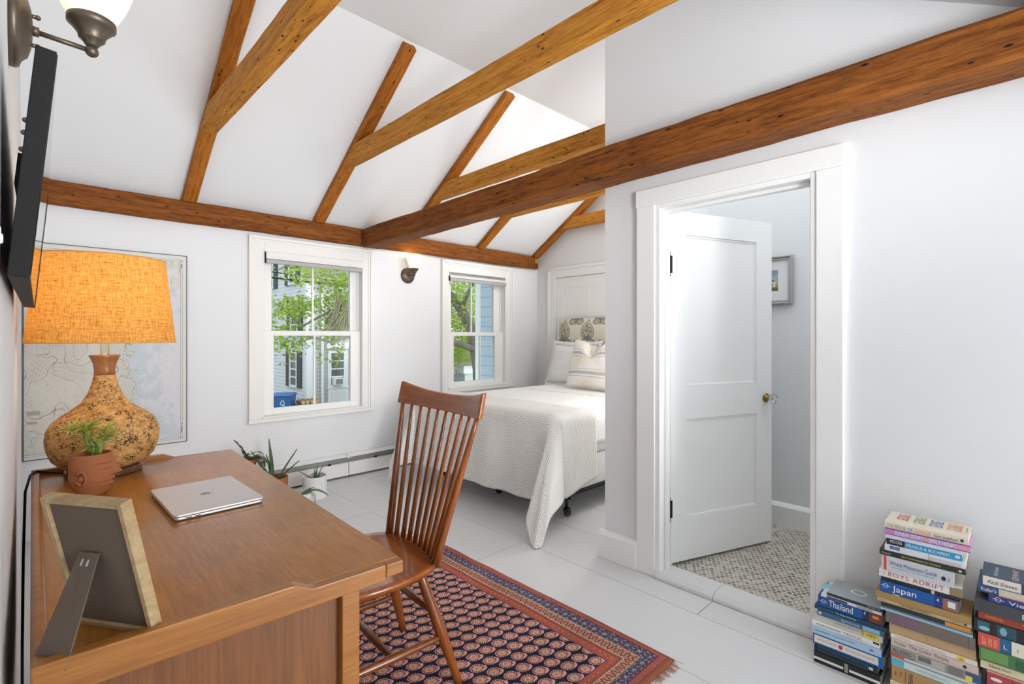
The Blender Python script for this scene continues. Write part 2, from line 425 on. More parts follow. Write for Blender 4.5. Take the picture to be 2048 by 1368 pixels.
M['cactus_r'] = leaf_mat('reddish_cactus_leaf', (92, 44, 52), (74, 92, 58), .15)
M['orchid'] = leaf_mat('orchid_leaf', (72, 116, 60), (112, 150, 92), .15)
M['orchid2'] = leaf_mat('pale_orchid_leaf', (150, 190, 172), (176, 208, 190), .15)
M['bark'] = wood('tree_bark', (78, 74, 62), (118, 112, 96), (150, 146, 128), .95, axis=2, fine=.5, bs=.8)

def siding(name, rgb, pitch, dark=.55, vert=0.):
    n = NT(name); s = n.n('ShaderNodeSeparateXYZ', None, Vector=n.n('ShaderNodeTexCoord').outputs['Object'])
    f = n.math('FRACT', n.math('DIVIDE', s.outputs[2], pitch))
    c = lin(rgb)
    line = n.math('LESS_THAN', f, .16 if not vert else .06)
    g = n.noise(n.coord('Object', (50, 50, 2)), 1., 3.)
    col = n.mix(g, tuple(v*.95 for v in c), tuple(min(1, v*1.04) for v in c))
    col = n.mix(n.math('MULTIPLY', line, 1-dark), col, tuple(v*.25 for v in c))
    n.bsdf(col, .6, bump=n.math('SUBTRACT', 1., f), bs=.6, bd=.02); return n.m
M['clap'] = siding('white_clapboard', (206, 210, 217), .125)
M['clap_shaded'] = siding('shaded_clapboard', (176, 176, 174), .125)  # white siding with the shade of the front face put into its colour
M['shingle'] = siding('blue_shingle', (164, 182, 198), .1395, .35, 1.)
M['roofs'] = siding('grey_roof_shingle', (128, 124, 116), .11, .6)
M['shut'] = flat('black_shutter', (52, 54, 58), .6)
M['owin'] = flat('dark_house_glass', (70, 82, 80), .1, spec=.6)
M['otrim'] = flat('house_white_trim', (218, 220, 222), .5)
M['bin'] = flat('blue_plastic', (24, 88, 146), .45)
M['log'] = wood('firewood_bark', (84, 62, 44), (122, 94, 68), (150, 120, 92), .9, axis=0)
M['logend'] = flat('cut_wood', (196, 164, 118), .9, var=.15)
M['asphalt'] = flat('asphalt_yard', (122, 122, 116), .95, var=.2)

# ------------------------------------------------------------------ camera, world
cam = bpy.data.cameras.new('camera'); cam.sensor_width = 36; cam.lens = 993/2048*36; cam.shift_y = -12/2048; cam.clip_start = .01; cam.clip_end = 300
co = bpy.data.objects.new('camera', cam); C.objects.link(co); co.location = (0, 0, 1.22)
co.rotation_euler = (PI/2, 0, -math.radians(44.33)); sc.camera = co
SKY_0, SKY_S, SKY_Z, SKY_G = .75, .7, 1.2, 3.2
w = bpy.data.worlds.new('overcast_sky'); sc.world = w; w.use_nodes = True
nt = w.node_tree; bg = nt.nodes['Background']
# overcast sky, glow added south, overhead and below the horizon to fill the room
tc = nt.nodes.new('ShaderNodeTexCoord'); sp = nt.nodes.new('ShaderNodeSeparateXYZ'); nt.links.new(tc.outputs['Generated'], sp.inputs[0])
def wm(op, a, b=0., c=False):
    n_ = nt.nodes.new('ShaderNodeMath'); n_.operation = op; n_.use_clamp = c
    for i, v in enumerate((a, b)):
        if isinstance(v, bpy.types.NodeSocket): nt.links.new(v, n_.inputs[i])
        else: n_.inputs[i].default_value = v
    return n_.outputs[0]
sy_, sz_ = sp.outputs[1], sp.outputs[2]
south = wm('MULTIPLY', wm('MULTIPLY', sy_, -1., True), SKY_S)
zen = wm('MULTIPLY', wm('MULTIPLY', wm('SUBTRACT', sz_, .45), 2., True), SKY_Z)
gnd = wm('MULTIPLY', wm('MULTIPLY', wm('MULTIPLY', sz_, -3., True), wm('ADD', wm('MULTIPLY', sy_, -2.), .3, True)), SKY_G)
nt.links.new(wm('ADD', wm('ADD', wm('ADD', south, zen), gnd), SKY_0), bg.inputs[1]); bg.inputs[0].default_value = (.93, .97, 1., 1)
sc.view_settings.view_transform = 'Standard'; sc.view_settings.look = 'None'; sc.view_settings.gamma = 1
sc.view_settings.exposure = EXPO = 0.74
sc.view_settings.use_curve_mapping = False
cy = sc.cycles
cy.use_denoising = True; cy.use_adaptive_sampling = True; cy.adaptive_threshold = .04; cy.max_bounces = 8; cy.diffuse_bounces = 5; cy.glossy_bounces = 4; cy.transmission_bounces = 6; cy.transparent_max_bounces = 12
cy.caustics_reflective = False; cy.caustics_refractive = False; cy.sample_clamp_indirect = 8

def point(name, loc, power, col=(1, .75, .45), r=.03):
    l = bpy.data.lights.new(name, 'POINT'); l.energy = power; l.color = col; l.shadow_soft_size = r
    o = bpy.data.objects.new(name, l); C.objects.link(o); o.location = loc; return o

sl = bpy.data.lights.new('hazy_sun', 'SUN'); sl.energy = 2.4; sl.angle = math.radians(40); sl.color = (1, 1, 1)
so = bpy.data.objects.new('hazy_sun', sl); C.objects.link(so); so.rotation_euler = Vector((-.07, 1, -.06)).to_track_quat('-Z', 'Y').to_euler()
def fill_spot(name, loc, aim, power, ang, r, col=(.93, .97, 1)):    # unseen spot added behind the viewpoint to brighten the ceiling
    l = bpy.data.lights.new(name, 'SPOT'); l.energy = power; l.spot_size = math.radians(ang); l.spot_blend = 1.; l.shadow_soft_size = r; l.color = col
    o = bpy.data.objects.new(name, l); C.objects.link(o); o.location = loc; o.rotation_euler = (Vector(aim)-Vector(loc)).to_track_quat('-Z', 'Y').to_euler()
fill_spot('ceiling_fill_spot', (.9, -1.1, 1.5), (1.6, 2.5, 3.1), 150, 95, .3)
point('bed_fill_light', (3.30, 1.84, 1.12), 9.5, (1, .97, .93), .12)  # fill added out of view to brighten the bed; no lamp stands there
#==PARTS==
# ------------------------------------------------------------------ room shell
YW, XD, XH = 4.12, 2.29, 4.46            # window wall, door wall, wall behind the bed
CS, CZ0 = .645, 2.171                    # north slope: z = CZ0 + CS*(YW-y)
YC1, YC2, ZC = 2.70, 1.40, 2.171+.645*1.42
S2 = .577
def ceil_z(y):
    return min(CZ0+CS*(YW-y), ZC, ZC+S2*(y-YC2))
fl = MB(); fl.box((-.5, -1.5, -.12), (4.6, 4.2, 0)); fl.box((-.5, -2.8, -.12), (1.15, -1.5, 0)); struct(fl.build('floor', M['floor']))
cl = MB()
prof = [(YW+.1, ceil_z(YW+.1)), (YC1, ZC), (YC2, ZC), (-.2, ZC+S2*(-.2-YC2)), (-2.8, ZC+S2*(-.2-YC2))]
up = [(y, z+.09) for y, z in prof][::-1]
cl.poly([(-.1, y, z) for y, z in prof+up], (2.51, 0, 0))
cl.poly([(2.41, y, z) for y, z in [prof[0], prof[1], up[-2], up[-1]]], (2.19, 0, 0))
cl.poly([(2.41, YC1, ZC), (2.41, 1.60, ZC), (4.60, 2.68, ZC), (4.60, YC1, ZC)], (0, 0, .09)); struct(cl.build('ceiling', M['ceil']))

def wall_x(name, x0, x1, y0, y1, holes=(), zt=None):
    """wall in a plane of constant x whose top follows the ceiling; holes (ya, yb, z0, z1)"""
    b = MB(); ys = sorted({y0, y1, *[v for v in (YC1, YC2, -.2) if y0 < v < y1], *[q for h in holes for q in h[:2]]})
    for a, c in zip(ys, ys[1:]):
        hz = [h for h in holes if h[0] <= a+1e-6 and c <= h[1]+1e-6]
        za, zc = (zt, zt) if zt else (ceil_z(a)+.02 if a > -.21 else ceil_z(-.2), ceil_z(c)+.02 if c > -.21 else ceil_z(-.2))
        spans = [(0, 0, za, zc)]
        if hz: spans = [(0, 0, hz[0][2], hz[0][2]), (hz[0][3], hz[0][3], za, zc)]
        for s0, s1, e0, e1 in spans:
            if e0-s0 < .001: continue
            b.poly([(x0, a, s0), (x0, c, s1), (x0, c, e1), (x0, a, e0)], (x1-x0, 0, 0))
    bmesh.ops.remove_doubles(b.b, verts=b.b.verts[:], dist=1e-5)
    return struct(b.build(name, M['wall']))
wall_x('wall_left', -.145, -.025, -2.8, YW+.1)
wall_x('wall_right', XD, XD+.11, -2.8, 1.607, [(.575, 1.292, 0, 1.885)])
wall_x('wall_headboard', XH, XH+.1, 1.5, YW+.1)
struct(MB().box((-.145, -2.9, 0), (.9, -2.8, 2.2)).build('south_light_block', M['wall']))  # unseen panel added to block part of the light from behind
# window wall with two openings
W1 = (1.30, 2.16, .585, 1.90); W2 = (3.085, 3.92, .675, 1.90)
b = MB(); xs = [-.1, W1[0], W1[1], W2[0], W2[1], 4.56]; T = .13
for i in range(5):
    a, c = xs[i], xs[i+1]
    h = {1: W1, 3: W2}.get(i)
    if h: b.box((a, YW, 0), (c, YW+T, h[2])); b.box((a, YW, h[3]), (c, YW+T, 2.2))
    else: b.box((a, YW, 0), (c, YW+T, 2.2))
bmesh.ops.remove_doubles(b.b, verts=b.b.verts[:], dist=1e-5)
struct(b.build('wall_back', M['wall']))
# bathroom beyond the door wall
def slab(name, a, c, mat): return struct(MB().box(a, c).build(name, mat))
slab('wall_partition', (XD+.11, 1.515, 0), (XH, 1.607, 2.22), M['wall'])
slab('wall_bathroom', (3.39, -.6, 0), (3.47, 1.515, 2.75), M['wall'])
slab('bath_sun_block', (XD+.11, -.68, 0), (3.47, -.6, 2.75), M['wall'])  # unseen wall added to keep the sun off the bathroom door
slab('floor_bathroom', (XD+.04, -.6, .001), (3.39, 1.515, .03), M['penny'])
bb = MB(); bb.poly([(3.39, -.6, .03), (3.365, -.6, .03), (3.365, -.6, .155), (3.378, -.6, .172), (3.39, -.6, .178)], (0, 2.115, 0))
struct(bb.build('baseboard_bathroom', M['trim'], bevel=.002))
th = MB(); th.poly([(2.255, .575, .0), (2.255, .575, .018), (2.275, .575, .034), (2.375, .575, .038), (2.40, .575, .028), (2.40, .575, 0)], (0, .717, 0))
struct(th.build('trim_threshold', M['floor'], bevel=.004))
# door casing and jamb
dc = MB()
dc.box((2.268, .480, 0), (XD, .575, 1.885)); dc.box((2.268, 1.292, 0), (XD, 1.396, 1.885))
dc.box((2.266, .476, 1.885), (XD, 1.400, 1.972))
struct(dc.build('trim_bathroom_door', M['trim'], bevel=.0035))
jm = MB()
jm.box((2.275, 1.266, 0), (2.41, 1.292, 1.885)); jm.box((2.275, .575, 0), (2.41, .597, 1.885)); jm.box((2.275, .597, 1.862), (2.41, 1.266, 1.885))
jm.box((2.32, 1.252, 0), (2.355, 1.266, 1.862)); jm.box((2.32, .597, 0), (2.355, .61, 1.862)); jm.box((2.32, .61, 1.845), (2.355, 1.252, 1.862))
struct(jm.build('trim_door_jamb', M['trim'], bevel=.003))
bw = MB(); pr = [(0, 0), (.028, 0), (.028, .128), (.016, .146), (0, .152)]
bw.poly([(XD-x, 1.396, z) for x, z in pr], (0, .24, 0)); bw.box((XD-.02, 1.607, 0), (XD+.6, 1.634, .13))
struct(bw.build('baseboard_right', M['trim'], bevel=.003))
bw = MB(); bw.poly([(XD-x, -.35, z) for x, z in pr], (0, .826, 0)); struct(bw.build('baseboard_right_far', M['trim'], bevel=.003))

# ---- bathroom door leaf, standing ajar into the bathroom
d0 = Vector((2.376, 1.262, .045)); dv = Vector((.684, -.26, 0)).normalized(); dn = Vector((-dv.y, dv.x, 0))  # dn points back into the bath corner
def door_local(root_name, W, H, TH, panels, loc, ang, mat, rec=.008):
    b = MB()
    ys = sorted({0, W, *[p[0] for p in panels], *[p[1] for p in panels]}); zs = sorted({0, H, *[p[2] for p in panels], *[p[3] for p in panels]})
    for i in range(len(ys)-1):
        for j in range(len(zs)-1):
            cx, cz = (ys[i]+ys[i+1])/2, (zs[j]+zs[j+1])/2
            inp = any(p[0] < cx < p[1] and p[2] < cz < p[3] for p in panels)
            t0, t1 = (rec, TH-rec) if inp else (0, TH)
            b.box((ys[i], t0, zs[j]), (ys[i+1], t1, zs[j+1]))
    bmesh.ops.remove_doubles(b.b, verts=b.b.verts[:], dist=1e-5)
    o = b.build(root_name, mat); o.location = loc; o.rotation_euler = (0, 0, ang); return o
ang = math.atan2(dv.y, dv.x)
door = door_local('door_2', .738, 1.825, .038, [(.106, .615, .91, 1.705), (.106, .615, .22, .738)], d0, ang, M['trim'])
struct(door, 'white two panel bathroom door standing ajar')
mo = MB()
for (a, c, z0, z1) in ((.106, .615, .91, 1.705), (.106, .615, .22, .738)):
    k = .012
    for y0, y1, q0, q1 in ((a, c, z0, z0+k), (a, c, z1-k, z1), (a, a+k, z0+k, z1-k), (c-k, c, z0+k, z1-k)):
        mo.box((y0, .004, q0), (y1, .012, q1))
mo.build('panel_molding', M['trim'], door, bevel=.003)
kb = MB(); kx = .690; kz = .822
kb.lathe([(.026, 0), (.026, -.004), (.018, -.008), (.010, -.012), (.009, -.030)], (kx, 0, kz), 20, axis='y'); rose = kb.build('knob_rosette', M['brass'], door, smooth=True)
kb = MB(); kb.lathe([(.010, -.028), (.020, -.034), (.0265, -.046), (.025, -.058), (.014, -.064), (.002, -.064)], (kx, 0, kz), 12, axis='y'); kb.build('glass_knob', M['knob'], door)
for z in (.28, 1.545):
    h = MB(); h.lathe([(.0055, -.052), (.0055, .052)], (-.010, -.004, z), 10)
    for q in (-.058, .058): h.sphere((-.010, -.004, z+q), .0065, 8, 6)
    h.box((-.010, -.002, z-.045), (.012, .003, z+.045))
    h.build('hinge', M['bronze_d'], door)

# ---- closet door and casing in the wall behind the bed
cd = MB()
cd.box((XH-.024, 3.81, 0), (XH, 3.93, 2.0)); cd.box((XH-.024, 2.80, 0), (XH, 2.92, 2.0)); cd.box((XH-.024, 2.92, 1.90), (XH, 3.81, 2.0))
cd.box((XH-.032, 3.905, 0), (XH, 3.935, 2.005)); cd.box((XH-.032, 2.795, 1.99), (XH, 3.935, 2.02))
struct(cd.build('trim_closet', M['trim'], bevel=.004))
cdoor = door_local('door_1', .88, 1.885, .03, [(.10, .40, .95, 1.77), (.48, .78, .95, 1.77), (.10, .40, .2, .78), (.48, .78, .2, .78)], (XH-.013, 3.805, .01), -PI/2, M['trim'], .0035)
struct(cdoor, 'white four panel closet door behind the headboard'); 
lt = MB(); lt.box((.002, -.006, 1.60), (.012, 0, 1.66)); lt.build('door_hinge', M['trim2'], cdoor)

# ---- windows
def window(name, W, cas, glass_u, glass_l, mz, mun_u, mun_l, sillz, topz, label):
    """W opening; cas = casing outer x0,x1; glass_* = x0,x1 panes; mz meeting rail z range"""
    x0, x1, z0, z1 = W; o0, o1 = cas
    root = MB()
    # casing, stepped profile, boards fixed on the wall face
    for a, c in ((o0, x0+.02), (x1-.02, o1)):
        root.box((a, YW-.020, sillz), (c, YW, topz)); 
    root.box((x0+.02, YW-.020, z1-.02), (x1-.02, YW, topz))
    k = .026
    root.box((o0, YW-.034, sillz), (o0+k, YW-.020, topz)); root.box((o1-k, YW-.034, sillz), (o1, YW-.020, topz)); root.box((o0+k, YW-.034, topz-k), (o1-k, YW-.020, topz))
    k2 = .045
    root.box((o0+k, YW-.026, sillz), (o0+k2, YW-.020, topz-k)); root.box((o1-k2, YW-.026, sillz), (o1-k, YW-.020, topz-k)); root.box((o0+k2, YW-.026, topz-k2), (o1-k2, YW-.020, topz-k))
    r = struct(root.build(name, M['trim2'], bevel=.003), label)
    fr = MB(); J = .018      # jamb liner and tracks
    fr.box((x0+.001, YW+.001, z0), (x0+J, YW+.12, z1)); fr.box((x1-J, YW+.001, z0), (x1-.001, YW+.12, z1)); fr.box((x0+J, YW+.001, z1-J), (x1-J, YW+.12, z1-.001))
    fr.box((x1-J-.012, YW+.055, z0), (x1-J, YW+.07, z1-J)); fr.box((x0+J, YW+.055, z0), (x0+J+.012, YW+.07, z1-J))
    fr.build('window_jamb', M['trim'], r, bevel=.002)
    si = MB(); si.box((o0-.003, YW-.04, sillz-.03), (o1+.004, YW, sillz)); si.box((x0, YW, z0-.012), (x1, YW+.12, z0+.012)); si.box((x0, YW-.04, sillz), (x1, YW, z0+.01))
    si.build('window_sill', M['trim2'], r, bevel=.004)
    def sash(nm, g, gz0, gz1, y, outer, mu):
        s = MB(); a0, a1, b0, b1 = outer
        s.box((a0, y, b0), (g[0], y+.032, b1)); s.box((g[1], y, b0), (a1, y+.032, b1)); s.box((g[0], y, b0), (g[1], y+.032, gz0)); s.box((g[0], y, gz1), (g[1], y+.032, b1))
        s.box((mu-.0085, y+.006, gz0), (mu+.0085, y+.026, gz1))
        o = s.build(nm, M['trim'], r, bevel=.003)
        p = MB(); p.box((g[0]-.004, y+.014, gz0-.004), (g[1]+.004, y+.017, gz1+.004)); p.build('glass_pane', M['pane'], o)
    sash('lower_sash', glass_l, z0+.062, mz[0], YW+.022, (x0+J+.002, x1-J-.002, z0+.012, mz[1]), mun_l)
    sash('upper_sash', glass_u, mz[1]-.01, z1-.06, YW+.070, (x0+J+.002, x1-J-.002, mz[1]-.035, z1-J), mun_u)
    return r
window('window_1', W1, (1.205, 2.24), (1.402, 2.066), (1.402, 2.048), (1.222, 1.262), 1.737, 1.731, .578, 1.995, 'white double hung window in the middle of the wall')
window('window_2', W2, (3.010, 4.025), (3.195, 3.80), (3.195, 3.775), (1.222, 1.262), 3.48, 3.565, .668, 2.0, 'white double hung window beside the bed')
def blind(x0, x1, zt, zb, label):
    t = thing('roller_blind', label, 'window blind', ((x0+x1)/2, YW-.01, zb), 'rolled up window blinds')
    hw = (x1-x0)/2
    b = MB(); b.box((-hw, -.036, .034), (hw, -.006, zt-zb)); b.box((-hw+.004, -.040, .044), (hw-.004, -.036, .052)); b.build('valance', M['trim2'], t, bevel=.003)
    b = MB(); b.box((-hw+.002, -.03, 0), (hw-.002, -.008, .032)); b.build('bottom_rail', M['blind'], t, bevel=.003)
    b = MB(); b.box((-hw-.003, -.032, .002), (-hw+.002, -.008, zt-zb-.005)); b.build('end_bracket', M['dark'], t)
blind(1.325, 2.137, 1.876, 1.787, 'rolled up white blind with grey bottom rail over the larger left window')
blind(3.100, 3.902, 1.845, 1.787, 'rolled up white blind with grey bottom rail over the window beside the bed')

# ------------------------------------------------------------------ timbers
def beam(name, p0, p1, wd, ht, mat, label, group=None, chamfer=.012, jit=.0035, up=(0, 0, 1)):
    """timber from p0 to p1 (centre of its section), wd wide, ht high, with hewn uneven edges"""
    p0, p1 = Vector(p0), Vector(p1); L = (p1-p0).length; X = (p1-p0).normalized(); Y = Vector(up).cross(X).normalized(); Z = X.cross(Y)
    n = max(8, int(L/.07)); b = MB(); rings = []; sd = rnd.random()*50
    c = chamfer; base = [(-wd/2+c, -ht/2), (wd/2-c, -ht/2), (wd/2, -ht/2+c), (wd/2, ht/2-c), (wd/2-c, ht/2), (-wd/2+c, ht/2), (-wd/2, ht/2-c), (-wd/2, -ht/2+c)]
    for i in range(n+1):
        x = L*i/n; ring = []
        for k, (y, z) in enumerate(base):
            e = (k//2)*2
            dy = jit*(noise.noise((x*2.2, e*3.1, sd))+.6*noise.noise((x*9, k*1.7, sd+9))); dz = jit*(noise.noise((x*2.0, e*2.3, sd+20))+.6*noise.noise((x*8, k*1.1, sd+30)))
            ring.append(b.b.verts.new((x, y+dy, z+dz)))
        rings.append(ring)
    for r0, r1 in zip(rings, rings[1:]):
        for k in range(8): b.b.faces.new((r0[k], r0[(k+1) % 8], r1[(k+1) % 8], r1[k]))
    b.b.faces.new(rings[0][::-1]); b.b.faces.new(rings[-1])
    o = b.build(name, mat, smooth=False)
    o.matrix_world = Matrix(((X.x, Y.x, Z.x, p0.x), (X.y, Y.y, Z.y, p0.y), (X.z, Y.z, Z.z, p0.z), (0, 0, 0, 1)))
    return tag(o, label, 'wooden beam', group)
beam('plate_beam', (-.02, 4.09, 2.088), (4.41, 4.09, 2.100), .060, .15, M['beam_d'], 'long dark horizontal beam along the wall above both windows', jit=.004)
beam('tie_beam', (2.20, 4.055, 2.085), (2.20, -.45, 2.130), .178, .158, M['beam_d'], 'thick dark beam over the bathroom door running to the window wall', chamfer=.014, jit=.006)
blk = MB(); blk.box((4.345, 4.05, 2.09), (4.395, 4.06, 2.15)); tag(blk.build('wooden_block', M['beam_l']), 'small square wooden block on the right end of the window wall beam', 'wood block')
RD = .05; nx, nz = SIN(math.atan(CS)), COS(math.atan(CS))  # slope normal (downwards toward the room)
def rafter(x, yb, yt, label):
    off = RD/2+.001
    p = lambda y: (x, y-off*nx, CZ0+CS*(YW-y)-off*nz)
    return beam('rafter', p(yb), p(yt), .088, RD, M['beam_r'], label, 'rafters on the sloped ceiling', chamfer=.006, jit=.003, up=(0, .645, 1))
rafter(.812, 4.075, 2.715, 'leftmost rafter on the sloped ceiling, its top out of view')
rafter(1.735, 4.075, 2.715, 'rafter meeting the wall beam above the larger window')
rafter(2.62, 4.075, 2.715, 'middle rafter, its foot hidden behind the thick dark beam')
rafter(3.50, 4.075, 2.86, 'short visible rafter under the thick beam, above the wall light')
rafter(4.375, 4.075, 2.715, 'rightmost rafter in the corner above the bed')
def collar(x, z, y1, label, h=.118, mat='beam_l'):
    y0 = YW-(z-CZ0)/CS-.03
    return beam('collar_tie', (x, y0+.16, z), (x, y1, z), .09, h, M[mat], label, 'horizontal collar ties', chamfer=.007, jit=.0035)
def cut_end(o, x):  # the end follows the roof slope so that it sits under the rafter
    inv = o.matrix_world.inverted()
    for v in o.data.vertices:
        p = o.matrix_world @ v.co
        lim = YW-(p.z-CZ0)/CS-.062
        if p.y > lim: p.y = lim; v.co = inv @ p
for x, z, y1, lb in ((.812, 2.548, .66, 'leftmost amber collar tie crossing overhead near the camera'), (1.735, 2.556, .66, 'long amber collar tie crossing overhead in the middle of the room'),
                     (2.62, 2.49, 1.612, 'amber collar tie just above the thick dark beam'), (3.50, 2.485, 1.612, 'amber collar tie mostly hidden behind the thick dark beam'),
                     (4.375, 2.49, 1.612, 'short amber collar tie in the corner above the headboard')):
    cut_end(collar(x, z, y1, lb), x)
# ------------------------------------------------------------------ desk
DZ = .75
NR, FR, NL, FL = Vector((.568, .908)), Vector((.607, 2.294)), Vector((.003, .940)), Vector((.010, 2.337))
def dk(u, v, z):
    """point on the desk: u 0..1 from wall to front, v 0..1 from near to far"""
    p = NL.lerp(NR, u).lerp(FL.lerp(FR, u), v); return Vector((p.x, p.y, z))
org = dk(.5, .5, 0)
desk = thing('desk', 'brown walnut desk with a scooped raised rim against the left wall', 'desk', tuple(org))
def D(pts): return [p-org for p in pts]
def dbox(mb, u0, u1, v0, v1, z0, z1):
    c = D([dk(u, v, z) for z in (z0, z1) for u, v in ((u0, v0), (u1, v0), (u1, v1), (u0, v1))])
    V = [mb.b.verts.new(p) for p in c]
    for f in ((3,2,1,0),(4,5,6,7),(0,1,5,4),(1,2,6,5),(2,3,7,6),(3,0,4,7)): mb.b.faces.new([V[i] for i in f])
b = MB(); dbox(b, .02, 1., .016, .984, DZ-.030, DZ); b.build('desktop', M['desk'], desk, bevel=.002)
def rim(v0, v1, nm):
    """side rim: raised at the back, sweeping down to the top level towards the front"""
    b = MB(); prof = []
    for i in range(25):
        u = i/24*.93
        h = .017 if u < .60 else (.017*(.5+.5*COS(PI*(u-.60)/.085)) if u < .685 else 0)
        if .60 < u < .70: h -= .0
        prof.append((u, DZ+h))
    for u in (.61, .62, .63, .64, .65, .66, .67, .68, .69): prof.append((u, DZ+(.017*(.5+.5*COS(PI*(u-.60)/.085)) if u < .685 else 0)))
    prof.sort(); prof.append((.93, DZ-.034)); prof.append((.97, DZ-.030)) if False else None
    pts0 = [dk(u, v0, z)-org for u, z in prof]+[dk(.0, v0, DZ-.036)-org]
    pts1 = [dk(u, v1, z)-org for u, z in prof]+[dk(.0, v1, DZ-.036)-org]
    A = [b.b.verts.new(p) for p in pts0]; B = [b.b.verts.new(p) for p in pts1]
    b.b.faces.new(A); b.b.faces.new(B[::-1]); n = len(A)
    for i in range(n): b.b.faces.new((A[i], A[(i+1) % n], B[(i+1) % n], B[i]))
    return b.build(nm, M['desk_e'], desk, bevel=.003)
rim(0, .016, 'side_rim'); rim(.984, 1., 'side_rim')
for v0, v1 in ((0, .016), (.984, 1.)): b = MB(); dbox(b, .93, 1., v0, v1, DZ-.028, DZ-.001); b.build('front_lip', M['desk_e'], desk, bevel=.003)
b = MB(); dbox(b, 0, .036, .016, .984, DZ-.03, DZ+.012); o = b.build('back_rail', M['desk_e'], desk, bevel=.007, bseg=3)
# case: side panels with stiles
for v0, v1, s in ((.045, .06, 0), (.94, .955, 1)):
    b = MB(); dbox(b, .06, .86, v0, v1, .12, DZ-.03); b.build('side_panel', M['desk_s'], desk, bevel=.001)
    b = MB(); a, c = (v0-.014, v1) if s == 0 else (v0, v1+.014)
    dbox(b, .80, .865, a, c, .0, DZ-.034); dbox(b, .03, .085, a, c, 0, DZ-.034); dbox(b, .085, .80, a, c, .08, .14); b.build('side_frame', M['desk_e'], desk, bevel=.002)
b = MB(); dbox(b, .855, .865, .06, .94, DZ-.12, DZ-.03); b.build('apron', M['desk_s'], desk, bevel=.001)
b = MB(); dbox(b, .06, .07, .06, .94, .30, DZ-.03); b.build('back_panel', M['desk_s'], desk, bevel=.001)

# ------------------------------------------------------------------ table lamp
LX, LY = .192, 2.205
lamp = thing('table_lamp', 'large cork bodied table lamp with orange burlap shade, lit, on the desk', 'lamp', (LX, LY, DZ))
b = MB(); b.lathe([(.098, 0), (.106, .004), (.106, .020), (.100, .026), (.06, .028)], seg=40); b.build('base', flat('lamp_base_wood', (92, 58, 40), .35), lamp, smooth=False, bevel=.002)
prof = [(.085, .024), (.115, .034), (.138, .060), (.150, .092), (.1545, .125), (.152, .152), (.140, .180), (.116, .203), (.086, .224), (.063, .246), (.047, .272), (.036, .305), (.030, .334), (.0285, .338)]
b = MB(); b.lathe(prof, seg=56); b.build('body', M['cork'], lamp, smooth=True)
b = MB(); b.lathe([(.0295, .337), (.029, .352), (.032, .375), (.039, .394), (.0435, .402), (.042, .405), (.012, .405)], seg=32)
b.build('neck', wood('lamp_neck_walnut', (104, 64, 30), (146, 94, 50), (168, 114, 66), .35, axis=2), lamp, smooth=True)
b = MB(); b.lathe([(.013, .405), (.013, .505)], seg=20); b.build('glass_stem', M['crystal'], lamp, smooth=True)
b = MB(); b.lathe([(.014, .505), (.016, .52), (.016, .56)], seg=14); b.build('socket', M['brass'], lamp, smooth=True)
b = MB(); b.sphere((0, 0, .61), .03, sc=(1, 1, 1.35)); b.build('bulb', M['bulb'], lamp, smooth=True)
R0, R1, Z0, Z1 = .203, .172, .448, .735
b = MB(); b.grid(lambda u, v: ((R0+(R1-R0)*v)*COS(2*PI*u), (R0+(R1-R0)*v)*SIN(2*PI*u), Z0+(Z1-Z0)*v), 64, 6, uv=lambda u, v: (u, v))
shade = b.build('lamp_shade', M['shade'], lamp, smooth=True, norm=False)
mt_ = flat('shade_binding', (202, 150, 84), .8)
for R, z in ((R0, Z0), (R1, Z1)):
    b = MB(); b.tube([(R*COS(2*PI*k/64), R*SIN(2*PI*k/64), z) for k in range(65)], .0022, 6, cap=False); b.build('shade_trim', mt_, shade)
b = MB()
for k in range(3): b.tube([(0, 0, .66), (R1*COS(k*2.09), R1*SIN(k*2.09), Z1-.02)], .0015, 6)
b.tube([(0, 0, .56), (.055, 0, .60), (.05, 0, .65), (0, 0, .66)], .0015, 6); b.build('shade_harp', M['brass'], lamp)
point('lamp_bulb_light', (LX, LY, DZ+.61), 3.6, (1, .66, .32), .04)
b = MB(); b.tube([(LX-.09, LY+.04, DZ+.006), (LX-.12, LY+.08, DZ+.006), (LX-.155, LY+.10, DZ+.012), (.022, LY+.105, DZ+.016), (.008, LY+.06, DZ+.014), (-.004, LY-.02, DZ-.02), (-.008, LY-.10, DZ-.2), (-.010, LY-.14, .3), (-.01, LY-.15, .02)], .0035, 8)
tag(b.build('lamp_cord', M['black'], smooth=True), 'thin black cord running off the back corner of the desk', 'cord')

# ------------------------------------------------------------------ face planter
PX, PY = .136, 1.930
pot = thing('face_planter', 'small terracotta face shaped planter in front of the cork lamp', 'planter', (PX, PY, DZ))
fd = math.atan2(-.86, .51); FA = -math.radians(17)   # the face looks along +x,-y (to the right of the picture)
def pot_r(a, t):
    """radius of the head at angle a (0 = nose) and height t 0..1"""
    base = (.034+.013*min(1, t*2.6)-.004*max(0, .25-t)*4) if t < .5 else .0466-.002*(t-.5)
    r = base*(1+.10*COS(a)**2)
    g = lambda da, dt, ca, ct: math.exp(-((a-ca)/da)**2-((t-ct)/dt)**2)
    nose = .024*max(0, (1-abs(a)/.34))**1.0*(0 if t < .42 or t > .95 else (((.95-t)/.45)**1.1 if t > .5 else (t-.42)/.08*1.0))
    r += nose
    for ca in (.0,): r += .0065*g(.42, .035, 0, .355)+.0075*g(.40, .035, 0, .255)-.004*g(.5, .02, 0, .305)+.004*g(.35, .08, 0, .12)
    for ca in (.62, -.62): r += .0050*g(.34, .026, ca, .81)+.0042*g(.28, .024, ca, .68)-.0030*g(.34, .030, ca, .745)
    return r
NU, NV = 72, 40
b = MB()
